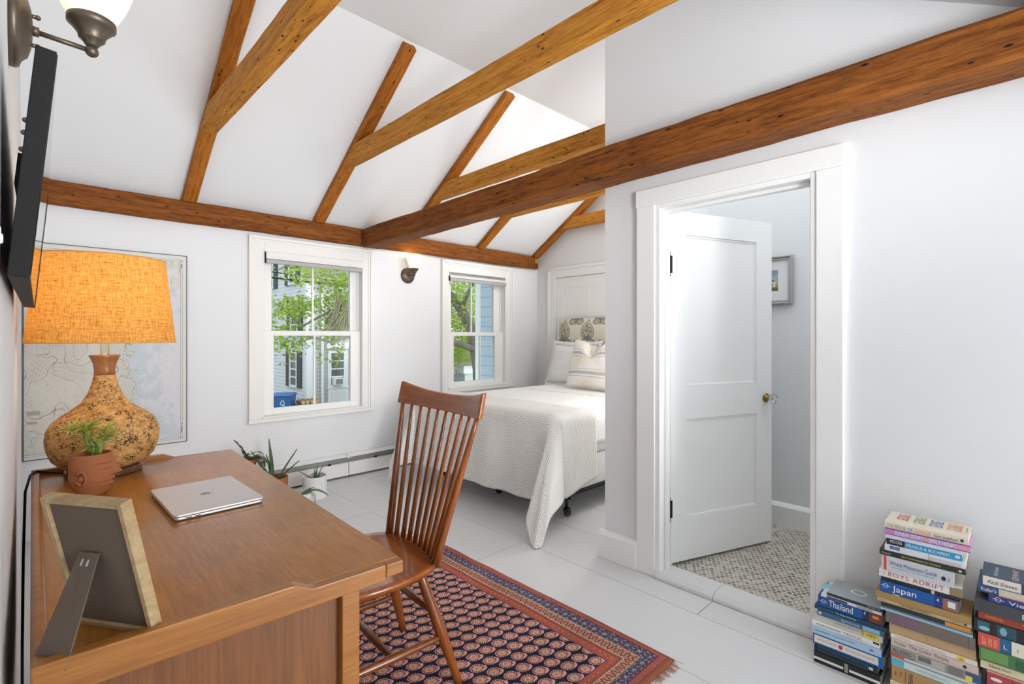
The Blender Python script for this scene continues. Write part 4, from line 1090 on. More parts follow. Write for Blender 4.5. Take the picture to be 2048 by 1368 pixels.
for x in (BX0+.235, BX1-.18):
    for y in (BY0+.095, (BY0+BY1)/2, BY1-.08):
        b = MB(); p = Vector((x, y, 0))-bo; b.tube([p+Vector((0, 0, .15)), p+Vector((0, 0, .062))], [.013, .011], 12); lg = b.build('leg', M['black_m'], bed, smooth=True)
        b = MB(); q = p+Vector((.012, 0, .027)); b.lathe([(.008, -.013), (.024, -.013), (.027, -.009), (.027, .009), (.024, .013), (.008, .013)], tuple(q), 20, axis='y'); b.build('caster_wheel', M['rubber'], lg)
        b = MB(); b.box(tuple(p+Vector((-.012, -.016, .026))), tuple(p+Vector((.018, -.0135, .062)))); b.box(tuple(p+Vector((-.012, .0135, .026))), tuple(p+Vector((.018, .016, .062)))); b.box(tuple(p+Vector((-.012, -.016, .058))), tuple(p+Vector((.018, .016, .062)))); b.build('caster_fork', M['black_m'], lg)
def print_image():
    w, h = 1100, 640; Wm, Hm = 1.63, .90
    X, Z = np.meshgrid((np.arange(w)+.5)/w*Wm, (np.arange(h)+.5)/h*Hm)
    im = np.zeros((h, w, 3)); im[:] = rgb(224, 216, 200)
    ol = rgb(132, 134, 122); det = fbm(h, w, (70, 116), 4, 2)
    sp = .327
    for row, (z0, off) in enumerate(((.775, .10), (.56, .2635), (.995, .2635))):
        for k in range(-1, 6):
            cx = off+k*sp; u = X-cx; v = (Z-z0)*1.30
            t = np.clip((v+.11)/.27, 0, 1)
            half = .088*np.sqrt(np.clip(1-((v+.02)/.115)**2, 0, 1))*(v < .0)+(.088*(1-np.clip(v/.165, 0, 1)**1.6))*(v >= 0)*(v < .165)
            half = np.where((v > -.115) & (v < .165), half, 0)
            ins = np.abs(u) < half
            rr = np.hypot(u, v+.01); lace = (np.sin(np.arctan2(v+.01, u)*12)*np.sin(rr*300) > .05) | (det > .60)
            im[ins & lace] = ol; im[ins & (np.abs(u) > half-.009)] = ol
            im[ins & (np.abs(u) > half-.016) & (np.abs(u) < half-.010)] = rgb(214, 206, 190)
            im[ins & (np.hypot(u, v) < .018)] = rgb(150, 150, 136)
            for s in (-1, 1):
                q = np.hypot((u-s*.052)/1.15, v+.155)
                im[(q < .043) & (q > .030)] = ol; im[(q < .024) & (q > .012)] = ol
            im[(np.abs(u) < .006) & (v < -.1) & (v > -.2)] = ol
            m = (np.hypot((u-sp/2)/2.0, (v-.185)) < .03) & (det > .42); im[m] = ol
            m = (np.hypot((u-sp/2), v-.145) < .02) & (np.hypot((u-sp/2), v-.145) > .008); im[m] = ol
    return im
HX = BX1+.045
b = MB(); ny, nz = 24, 16; HB0, HB1, HZ0, HZ1 = 2.06, 3.69, .30, 1.415
def hb(u, v):
    y = HB1+(HB0-HB1)*u; z = HZ0+(HZ1-HZ0)*v
    e = min(1, min(u, 1-u, )*16)**.5; e2 = min(1, (1-v)*14)**.5
    # softly rounded upper corners
    if v > .9:
        k = (v-.9)/.1; y += (.018*k*k)*(1 if u > .5 else -1)*(abs(u-.5)*2)**8
    return (HX-.055*(.3+.7*e)*(.3+.7*e2)-bo.x, y-bo.y, z-bo.z)
b.grid(hb, ny, nz, uv=lambda u, v: (u, (v*(HZ1-HZ0)-.20)/.90))
hbd = b.build('headboard', img_mat('block_print_linen', print_image(), .9, .1, .15), bed, smooth=True, norm=False)
b = MB(); lb(b, (HX-.018, HB0, .0), (HX+.02, HB1, HZ1)); b.build('headboard_back', flat('headboard_fabric_plain', (222, 214, 198), .9), bed, bevel=.012)

# ---- draped cloths
def drape(x_head, dfoot, dright, dleft, lift, rad, seed, wav, flo=.012, flare=.05, ear=10, skew=0.):
    """returns f(a, c): a metres from the head-side edge towards the foot, c metres from the right hem to the left hem"""
    zt = BZ+lift; xf = BX0-lift*.8; yr = BY0-lift*.8; yl = BY1+lift*.8
    def fold(d):        # distance past an edge -> (outward, down) with a rounded edge
        if d <= 0: return 0., 0.
        q = d/rad
        if q < PI/2: return rad*SIN(q), rad*(1-COS(q))
        return rad, rad+d-rad*PI/2
    def f(a, c):
        x = x_head-a; dx = (xf+rad)-x                 # past the foot edge when > 0
        y = yr-dright+c; dr = (yr+rad)-y; dl = y-(yl-rad)
        dy = dr if dr > dl else dl; s = -1 if dr > dl else 1
        n = noise.noise((a*2.1, c*2.1, seed))*.006
        if dr > 0: dr = dr*(1+skew*min(1, max(0, a/1.0))); dy = dr if s < 0 else dy
        if dx > 0 and dy > 0:      # the loose corner: an ear of cloth falling forward of the foot
            r = math.hypot(dx, dy); th = math.atan2(dy, dx)
            o, dn = fold(r); rd = min(dn, rad); Lh = max(0, dn-rad)
            e_ = (1-abs(th-PI/4)/(PI/4)); e_ = e_**.75; bt = math.radians(ear)*e_+.10*SIN(th*6)*e_
            hx = -SIN(bt)*Lh-flare*Lh*COS(th); hy = -.18*SIN(bt)*Lh-flare*Lh*SIN(th)-.62*(th/(PI/2)-.5)*e_*Lh-.03*SIN(th*9)*e_*Lh
            px = xf+rad-o*COS(th)+hx; q_ = rad-o*SIN(th)+hy
            py = yr+q_ if s < 0 else yl-q_
            z = zt-rd-Lh*COS(bt)
        else:
            px, py, z = x, y, zt
            if dx > 0: o, dn = fold(dx); px = xf+rad-o-flare*dn*(1+.5*SIN(c*9+seed))-.006*SIN(c*22+seed)*dn*3; z = zt-dn
            elif dy > 0: o, dn = fold(dy); py = (yr+rad-o-flare*dn*(1+.6*SIN(a*10+seed))) if s < 0 else (yl-rad+o+flare*dn*.4); z = zt-dn
        if dx <= 0 and dy <= 0: z += n+.004*noise.noise((a*7, c*7, seed))
        z2 = max(z, flo+.004*noise.noise((a*20, c*20, 2)))
        return Vector((px+n*.8, py+n*.8, z2))
    return f
def cloth(name, f, LA, LC, na, nc, mat, thick, label, cat):
    b = MB(); b.grid(lambda u, v: f(u*LA, v*LC), na, nc, uv=lambda u, v: (u*LA, v*LC))
    o = b.build(name, mat, smooth=True, norm=True, solid=thick)
    return tag(o, label, cat)
BWID = BY1-BY0
f = drape(BX1-.01, 0, 0.20, .20, .004, .045, 1.7, .2, flare=.0)
cloth('bedspread', f, BX1-.01-BX0+.26, BWID+.40, 60, 60, M['coverlet'], .006, 'smooth white bedspread covering the mattress under the quilt', 'bedspread')
XQ = 2.775
f = drape(XQ, 0, .43, .40, .026, .060, 4.2, .55, flare=.045, ear=27, skew=.32)
LQ = XQ-BX0+.55
cloth('quilt', f, LQ, BWID+.43+.40+.03, 84, 150, M['quilt'], .010, 'white hand stitched quilt hanging over the foot of the bed', 'quilt')

# ---- pillows
def pillow(name, c, w, h, t, lean, yaw, mat, label, chop=0., ruffle=0., parts=True):
    r = thing(name, label, 'pillow', c)
    Mx = Matrix.Rotation(yaw, 3, 'Z') @ Matrix.Rotation(lean, 3, 'Y')
    def P(u, v, side):
        a, d = 2*u-1, 2*v-1
        pin = .86+.14*(abs(a)*abs(d))**.8*1.0
        ex = (1-abs(a)**3.2)*(1-abs(d)**3.2)
        x = side*t/2*max(0, ex)**.55
        y = w/2*a*(1-.10*(1-d*d)*abs(a)**2)*1.0; z = h/2*d*(1-.09*(1-a*a)*abs(d)**2)
        if chop and d > 0:
            q = math.exp(-((a-.02)/.24)**2)*d**1.5; z -= chop*q; x *= (1-.45*q)
        n = noise.noise((a*2.3, d*2.3, side*3+c[1]))*.012*ex+noise.noise((a*6, d*5, side*3+c[0]))*.005
        return Mx @ Vector((x+n*side, y, z+h/2))
    b = MB()
    for s in (-1, 1): b.grid(lambda u, v: P(u, v, s), 26, 22, uv=lambda u, v: (u, v))
    bmesh.ops.remove_doubles(b.b, verts=b.b.verts[:], dist=.0012)
    b.build('cushion', mat, r, smooth=True)
    if ruffle:
        b = MB(); N = 120; pts = []
        for k in range(N):
            a = 2*PI*k/N; ca, sa = COS(a), SIN(a); m = max(abs(ca), abs(sa)); u, v = (ca/m+1)/2, (sa/m+1)/2
            p = P(u, v, 1); o_ = Mx @ Vector((.004*SIN(k*1.9), ruffle*ca/m, ruffle*sa/m)); pts.append((b.b.verts.new(p), b.b.verts.new(p+o_)))
        for k in range(N): b.b.faces.new((pts[k][0], pts[k][1], pts[(k+1) % N][1], pts[(k+1) % N][0]))
        b.build('ruffle', mat, r, smooth=True, solid=.002)
    return r, P
pillow('pillow', (4.11, 3.36, BZ+.014), .62, .44, .17, .30, -.06, M['white_cloth'], 'plain white pillow with ruffled edge against the headboard', ruffle=.05)
pl, P = pillow('striped_pillow', (3.84, 2.87, BZ+.014), .66, .50, .19, .28, -.10, M['stripe'], 'white linen pillow with grey stripes and a dented top in front', chop=.19)
b = MB()
r4 = random.Random(9)
for i in range(60):
    u = r4.random(); p = P(u, 1, 1); b.tube([p, p+Vector((r4.uniform(-.012, .012), r4.uniform(-.01, .01), r4.uniform(.008, .022)))], .0016, 4)
fr = b.build('fringe', M['white_cloth'], pl); fr['kind'] = 'stuff'

# ------------------------------------------------------------------ baseboard heater
ht = thing('baseboard_heater', 'long white baseboard heater running under the windows', 'heater', (1.5, YW, 0))
h0, h1 = .12-1.5, 3.9-1.5
b = MB(); b.poly([(h0, -.002, .03), (h0, -.006, .03), (h0, -.006, .195), (h0, -.030, .195), (h0, -.062, .178), (h0, -.062, .172), (h0, -.028, .187), (h0, -.002, .187)], (h1-h0, 0, 0)); b.build('back_cover', M['heat'], ht)
for a, c in ((h0, 1.99-1.5-.003), (1.99-1.5+.003, h1)):
    b = MB(); b.poly([(a, -.066, .018), (a, -.060, .018), (a, -.060, .120), (a, -.045, .128), (a, -.045, .132), (a, -.066, .124)], (c-a, 0, 0)); b.build('front_cover', M['heat'], ht)
b = MB(); b.box((h0+.01, -.056, .05), (h1-.01, -.010, .11)); b.build('fin_element', M['dark'], ht)
b = MB(); b.box((h0+.01, -.058, .140), (h1-.01, -.052, .168)); b.build('damper', flat('heater_damper', (150, 150, 150), .4, metal=.5), ht)
for x in (.55, 1.2, 1.82, 2.25, 2.9):
    b = MB(); b.box((x-1.5-.012, -.064, .128), (x-1.5+.012, -.056, .142)); b.build('damper_clip', M['dark'], ht)
b = MB(); b.box((1.99-1.5-.012, -.068, .165), (1.99-1.5+.012, -.03, .198)); b.build('joint_cap', M['heat'], ht, bevel=.003)

# ------------------------------------------------------------------ potted plants in the window corner
def cyl_pot(name, x, y, r0, r1, h, mat, label, z=0., rim=.0, parts=()):
    t = thing(name, label, 'plant pot', (x, y, z))
    b = MB(); b.lathe([(r0, 0), (r1, h-rim if rim else h), *([(r1+.006, h-rim), (r1+.008, h)] if rim else []), ((r1+.008 if rim else r1)-.009, h), (r1-.012, h-.045), (.001, h-.045)], seg=36, cap=(True, False)); b.build('pot', mat, t, smooth=False, bevel=.0015)
    b = MB(); b.lathe([(r1-.011, 0), (r1*.5, .006), (.001, .004)], (0, 0, h-.035), 20, cap=(True, True)); b.build('soil', parts[0] if parts else M['soil'], t, smooth=True)
    return t
def plant_at(name, x, y, z, label): return thing(name, label, 'plant', (x, y, z))
# aloe in the smooth terracotta pot
cyl_pot('plant_pot', 1.300, 3.83, .086, .094, .185, M['terra2'], 'cylindrical terracotta pot on the floor by the heater')
al = plant_at('aloe_plant', 1.300, 3.83, .152, 'spiky dark green aloe in the cylindrical terracotta pot')
r5 = random.Random(12)
for (az, el, L, w) in ((2.6, 1.05, .27, .030), (1.9, 1.45, .31, .028), (2.2, 1.35, .20, .026), (-.6, 1.05, .27, .022), (-.3, .75, .20, .020), (3.3, .6, .22, .020), (3.5, .75, .17, .022), (2.9, .5, .15, .026), (-1.2, .9, .13, .02), (2.4, .8, .12, .03)):
    b = MB(); leaf_strip(b, (.02*COS(az), .02*SIN(az), 0), (COS(az)*COS(el), SIN(az)*COS(el), SIN(el)), L, w, .08, cup=.5)
    b.build('leaf', M['aloe'], al, smooth=True, norm=False, solid=.006)
# tall white pot
cyl_pot('plant_pot', 1.560, 3.735, .086, .088, .165, M['wpot'], 'larger white ceramic cylinder pot on the floor')
al = plant_at('small_aloe', 1.560, 3.735, .135, 'small sparse aloe sprouting in the larger white pot')
for (az, el, L, w) in ((-.5, 1.1, .12, .018), (2.8, .65, .13, .012), (.3, 1.4, .11, .012), (1.2, 1.2, .08, .012), (-.2, .8, .07, .014)):
    b = MB(); leaf_strip(b, (.01*COS(az), .01*SIN(az), 0), (COS(az)*COS(el), SIN(az)*COS(el), SIN(el)), L, w, .1, cup=.5); b.build('leaf', M['aloe'], al, smooth=True, norm=False, solid=.003)
# small white pot with an orchid
cyl_pot('plant_pot', 1.375, 3.515, .066, .074, .125, M['wpot'], 'smaller white ceramic pot beside the desk edge', parts=(M['bark_mix'],))
orc = plant_at('orchid', 1.375, 3.515, .100, 'bare orchid with drooping leaves in the smaller white pot')
for (d, L, w, dr, m) in (((.75, -.62, .62), .20, .048, 1.5, 'orchid'), ((.5, -.3, .5), .10, .04, .6, 'orchid'), ((-.6, .45, .65), .10, .05, .9, 'orchid2')):
    b = MB(); leaf_strip(b, (0, 0, .01), d, L, w, dr, n=10, cup=.2); b.build('leaf', M[m], orc, smooth=True, norm=False, solid=.002)
b = MB()
for (dx, dy, dz) in ((.075, -.05, -.10), (.085, -.03, -.085), (.06, -.07, -.09)): b.tube([(0, 0, 0), (dx*.7, dy*.7, .025), (dx, dy, 0), (dx*1.02, dy*1.02, dz)], .0022, 6)
b.build('aerial_root', flat('orchid_root', (166, 170, 160), .8), orc, smooth=True)
# cactus on a small stand behind the desk corner
st = thing('plant_stand', 'small wooden stand almost hidden behind the desk corner', 'stand', (1.105, 3.80, 0))
b = MB(); b.lathe([(.085, .205), (.085, .222)], seg=28); b.build('top', M['oak'], st)
for k in range(3):
    b = MB(); a = k*2.094; b.tube([(.06*COS(a), .06*SIN(a), .206), (.085*COS(a), .085*SIN(a), 0)], .009, 8); b.build('leg', M['oak'], st)
cyl_pot('plant_pot', 1.105, 3.80, .042, .062, .135, M['terra'], 'little tapered terracotta pot peeking over the far desk corner', z=.2225, rim=.025)
cc = plant_at('holiday_cactus', 1.105, 3.80, .335, 'small dark reddish holiday cactus over the far desk corner')
def cact(b, p, d, segs, L, w, dr):
    p = Vector(p); d = Vector(d).normalized()
    for i in range(segs):
        leaf_strip(b, p, d, L, w, dr, n=4, cup=.1); d2 = d.copy()
        for _ in range(4): p = p+d2*(L/4); d2 = (d2+Vector((0, 0, -dr/4))).normalized()
        d = (d2+Vector((r5.uniform(-.3, .3), r5.uniform(-.3, .3), -.18))).normalized()
for i, (dx, dy) in enumerate(((.8, -.5), (1, .1), (.6, -.8), (.3, .6), (-.7, .4), (-.5, -.5), (.9, -.2), (-.9, 0), (.5, -.5), (-.2, .2), (-.5, .3), (.9, -.7), (.7, -.2), (-.9, .7), (-.6, .9), (.4, -.9), (.2, -.3))):
    b = MB(); cact(b, (.02*dx, .02*dy, 0), (dx*.9, dy*.9, 1.1 if i not in (9, 10) else 3), 3 if i != 9 else 4, .050, .028, .8 if i not in (9, 10) else .2); b.build('branch', M['cactus_r'] if i % 3 != 1 else M['aloe'], cc, smooth=True, norm=False, solid=.002)

# ------------------------------------------------------------------ framed picture in the bathroom
def paint_image():
    w, h = 300, 320; U, V = np.meshgrid((np.arange(w)+.5)/w, (np.arange(h)+.5)/h)
    im = np.zeros((h, w, 3)); n = fbm(h, w, (8, 8), 3, 4)[..., None]
    im[:] = rgb(120, 140, 172)*(1-n*.5)+rgb(214, 214, 204)*n*.5
    im[V < .70] = rgb(176, 178, 160); im[V < .30] = rgb(150, 146, 92); im[V < .14] = rgb(104, 104, 62)
    roof = (V > .46) & (V < .66-.9*np.maximum(0, U-.72)) & (U > .12) & (U < .96); im[roof] = rgb(78, 96, 76)
    im[(V > .20) & (V <= .46) & (U > .16) & (U < .94)] = rgb(214, 208, 190)
    im[(V > .30) & (V < .38) & (U > .45) & (U < .62)] = rgb(60, 62, 60); im[(V > .20) & (V < .37) & (U > .78) & (U < .87)] = rgb(120, 126, 138); im[(V > .66) & (V < .74) & (U > .52) & (U < .58)] = rgb(110, 92, 80)
    im *= (.8+.4*fbm(h, w, (60, 60), 9, 2))[..., None]; return im
fp_ = thing('framed_picture', 'small landscape painting in a silver frame on the bathroom wall', 'picture', (3.39, 1.19, 1.57))
pw, ph = .425, .305; b = MB()
def ring(mb, o, i, x0, x1):
    for (a, c, e, g) in ((-o[0], -i[0], -o[1], o[1]), (i[0], o[0], -o[1], o[1]), (-i[0], i[0], i[1], o[1]), (-i[0], i[0], -o[1], -i[1])): mb.box((x0, a, e), (x1, c, g))
ring(b, (pw/2, ph/2), (pw/2-.014, ph/2-.014), -.030, -.001); b.build('frame', M['frame_s'], fp_, bevel=.004)
b = MB(); ring(b, (pw/2-.014, ph/2-.014), (pw/2-.026, ph/2-.026), -.022, -.001); b.build('inner_frame', M['frame_s'], fp_, bevel=.003)
b = MB(); ring(b, (pw/2-.026, ph/2-.026), (.125, .066), -.010, -.001); b.build('mat_board', M['wall'], fp_)
b = MB(); b.quad([(-.008, .125, -.066), (-.008, -.125, -.066), (-.008, -.125, .066), (-.008, .125, .066)]); b.build('painting', img_mat('cottage_painting', paint_image(), .7, .2), fp_, norm=False)
# ------------------------------------------------------------------ books
_mc = {}
def bmat(c, rough=.45):
    k = tuple(c)
    if k not in _mc: _mc[k] = flat('book_cover_%d' % len(_mc), c, rough, var=.04)
    return _mc[k]
def ink(c): return bmat(tuple(c), .5)
WHITE, BLACK = (238, 236, 232), (26, 26, 28)
def book(xs, yl, yr, z0, z1, depth, col, label, group, marks=(), pages=True, skew=0., hard=False, cover=None):
    """a closed book lying flat, its spine towards the room; yl is the left end of the spine, yr the right end"""
    L = yl-yr; H = z1-z0; t = thing('book', label, 'book', (xs, yl, z0), group, rz=skew)
    # local frame: -y runs right along the spine, x goes into the stack, z up
    cv = min(.0022 if hard else .0012, H*.18); b = MB(); e = .004 if hard else 0
    r = min(.0035, H*.2)
    b.box((0, -L, 0), (depth, 0, cv)); b.box((0, -L, H-cv), (depth, 0, H)); b.box((0, -L, cv), (cv*1.2, 0, H-cv))
    bmesh.ops.remove_doubles(b.b, verts=b.b.verts[:], dist=1e-6)
    b.build('cover', bmat(col), t, bevel=.0008)
    b = MB(); b.box((cv*1.2, -L+.001+e, cv), (depth-.001-e, -.001-e, H-cv)); b.build('page_block', M['paper'], t)
    for nm_, m in enumerate(marks):
        kind = m[0]; dd = .00011*nm_
        if kind == 'text':    # ('text', body, s0, s1, v0, v1, colour[opts])
            _, body, s0, s1, v0, v1, c = m[:7]; o = m[7] if len(m) > 7 else {}
            text_mesh(body, (s1-s0)*L, (v1-v0)*H, 'title_lettering', ink(c), t, (0, -s0*L, v0*H), (0, -1, 0), (0, 0, 1), spacing=o.get('sp', 1.), shear=o.get('sh', 0), off=.0006+dd)
        elif kind == 'vtext':  # stacked lettering reading down the spine
            _, body, s0, s1, v0, v1, c = m[:7]
            text_mesh(body, (v1-v0)*H, (s1-s0)*L, 'title_lettering', ink(c), t, (0, -s1*L, v0*H), (0, 0, 1), (0, 1, 0), off=.0006+dd)
        elif kind == 'band':
            _, s0, s1, v0, v1, c = m[:6]; q = MB(); q.box((-.00035-dd, -s1*L, v0*H), (.0002, -s0*L, v1*H)); q.build(m[6] if len(m) > 6 else 'color_band', ink(c), t)
        elif kind == 'ell':
            _, s, v, rs, rv, c = m[:6]; q = MB(); A = [(-.0004-dd, -s*L+rs*COS(2*PI*k/20), v*H+rv*SIN(2*PI*k/20)) for k in range(20)]; q.poly(A, (.0006+dd, 0, 0)); q.build(m[6] if len(m) > 6 else 'emblem', ink(c), t)
        elif kind == 'ring':
            _, s, v, r0, c = m[:5]; q = MB(); q.tube([(-.0005-dd, -s*L+r0*COS(2*PI*k/20), v*H+r0*SIN(2*PI*k/20)) for k in range(21)], .0006, 5, cap=False)
            q.tube([(-.0005-dd, -s*L+r0*2, v*H), (-.0005-dd, -s*L-r0*2, v*H)], .0006, 5); q.build('emblem', ink(c), t)
        elif kind == 'top':   # artwork on the front cover: (s0,s1,d0,d1,colour)
            _, s0, s1, d0, d1, c = m[:6]; q = MB(); q.box((d0*depth, -s1*L, H-.0001), (d1*depth, -s0*L, H+.0003)); q.build(m[6] if len(m) > 6 else 'cover_art', ink(c), t)
        elif kind == 'ttext':
            _, body, s0, s1, d0, d1, c = m[:7]; text_mesh(body, (s1-s0)*L, (d1-d0)*depth, 'cover_lettering', ink(c), t, (d0*depth, -s0*L, H), (0, -1, 0), (1, 0, 0))
        elif kind == 'trot':
            _, body, s0, s1, d0, d1, c = m[:7]; text_mesh(body, (d1-d0)*depth, (s1-s0)*L, 'cover_lettering', ink(c), t, (d0*depth, -s1*L, H), (1, 0, 0), (0, 1, 0))
    return t
ga, gb, gc = 'books in the low left stack', 'books in the tall middle stack', 'books in the right stack'
XS = 2.112
tx, bd = 'text', 'band'
# --- left stack, from the floor up
z = .0015
S1 = [
 (.541, .338, .040, .150, (28, 28, 30), 'black book with white spine stripe, lowest of the left stack', [(bd, .0, .46, .30, .52, (226, 224, 220)), (bd, .55, 1., .30, .52, (226, 224, 220)), (bd, .48, .53, .12, .92, (150, 148, 140), 'spine_badge')]),
 (.541, .346, .022, .142, (24, 44, 58), 'thin dark navy book with an outlined spine box in the left stack', [(bd, .06, .85, .10, .14, (96, 120, 130)), (bd, .06, .85, .86, .90, (96, 120, 130)), (bd, .06, .064, .1, .9, (96, 120, 130)), (bd, .846, .85, .1, .9, (96, 120, 130)), (bd, .87, .93, .3, .75, (206, 210, 212), 'spine_badge')]),
 (.546, .330, .043, .148, (24, 100, 170), 'blue book with a white rounded title strip reading The Lincoln Highway', [(bd, .02, .93, .17, .80, (232, 228, 222), 'title_strip'), (tx, 'AMOR TOWLES', .06, .35, .36, .62, (206, 150, 110)), ('ell', .41, .49, .007, .008, (190, 60, 60)), (tx, 'THE LINCOLN HIGHWAY', .47, .89, .36, .62, (216, 156, 120))]),
 (.547, .336, .026, .135, (168, 196, 220), 'pale blue book reading The Story of the Lost Child', [(tx, 'ELENA FERRANTE', .05, .28, .44, .66, (70, 96, 130)), (tx, 'The Story of the Lost Child', .32, .62, .40, .70, (70, 96, 130)), ('ell', .87, .5, .006, .003, (60, 110, 160))]),
 (.548, .339, .020, .135, (234, 232, 228), 'white book reading Michael Cunningham The Hours', [(tx, 'MICHAEL CUNNINGHAM', .07, .44, .30, .66, (80, 80, 84)), (tx, 'THE HOURS', .48, .74, .22, .78, (110, 110, 114)), (bd, .90, .985, .55, .9, (60, 60, 62)), (bd, .74, .9, .3, .34, (190, 190, 190))]),
 (.540, .333, .026, .140, (206, 204, 192), 'cream grey book with a yellow USED sticker', [(bd, .70, .94, .10, .92, (236, 208, 84), 'used_sticker'), (tx, 'USED', .77, .91, .32, .66, (28, 26, 24), {'off': .0012, 'sh': .2}), (tx, '$ $ $ $', .705, .74, .2, .85, (40, 38, 30), {'off': .0012}), (tx, 'CONTEMPORARY AMERICAN POETS', .31, .68, .42, .62, (120, 118, 108))]),
 (.529, .330, .019, .138, (58, 92, 134), 'mid blue Selected Poems book in the left stack', [('ell', .04, .5, .005, .0055, (206, 214, 222)), (tx, 'SELECTED POEMS', .38, .66, .26, .68, (200, 212, 226)), (bd, .70, .95, .12, .9, (138, 176, 204))]),
 (.540, .322, .013, .148, (28, 66, 88), 'thin dark teal book reading The Quiet American', [(tx, 'GRAHAM GREENE', .05, .28, .3, .66, (110, 140, 150)), (tx, 'The Quiet American', .31, .60, .26, .76, (226, 230, 232))]),
 (.529, .330, .040, .132, (20, 84, 156), 'blue travel guide reading Thailand, second blue guide from the floor', [(bd, .69, 1., .0, 1., (24, 44, 92), 'dark_panel'), (bd, .79, .985, .06, .94, (120, 58, 34), 'photo_panel'), (bd, .84, .93, .45, .7, (226, 140, 60), 'photo_panel'), ('ring', .085, .50, .0068, WHITE), (tx, 'Thailand', .175, .55, .22, .80, WHITE), (bd, .0, .69, .0, .03, (20, 60, 120)), (tx, '4', .71, .74, .52, .82, WHITE, {'off': .0012})]),
 (.518, .334, .009, .130, (220, 218, 222), 'thin white magazine style book with dark photographs', [(bd, .10, .45, .1, .9, (70, 68, 70), 'photo_panel'), (bd, .60, .86, .2, .9, (150, 150, 168), 'photo_panel')]),
 (.500, .334, .011, .136, (168, 178, 184), 'grey book with an oval cover emblem topping the left stack', [(bd, 0, 1., 0, .95, (46, 56, 72), 'dark_spine'), (tx, 'APPLEWHITE', .74, .97, .28, .70, (190, 200, 208), {'off': .0012}), ('top', .10, .105, .45, .9, (130, 140, 146)), ('top', .14, .145, .45, .9, (130, 140, 146)), ('top', .70, .705, .5, .75, (190, 170, 140))]),
]
for i, (yl, yr, th, dp, col, lab, mk) in enumerate(S1):
    t = book(XS+(.004*((i*7) % 3)), yl, yr, z, z+th, dp, col, lab, ga, mk); z += th+.0003; zt1 = z
q = MB(); A = [(.075+.022*SIN(2*PI*k/28), -.085+.026*COS(2*PI*k/28), .0111) for k in range(28)]; q.poly(A, (0, 0, .0003)); q.build('cover_emblem', ink((226, 228, 228)), t)
q = MB(); A = [(.075+.014*SIN(2*PI*k/28), -.085+.018*COS(2*PI*k/28), .0114) for k in range(28)]; q.poly(A, (0, 0, .0002)); q.build('cover_emblem', ink((160, 170, 174)), t)
q = MB(); q.box((.040, -.012, -.0022), (.085, .030, -.0006)); q.box((.060, -.012, -.0006), (.100, .022, .0004)); q.build('sticky_note', ink((138, 206, 224)), t)
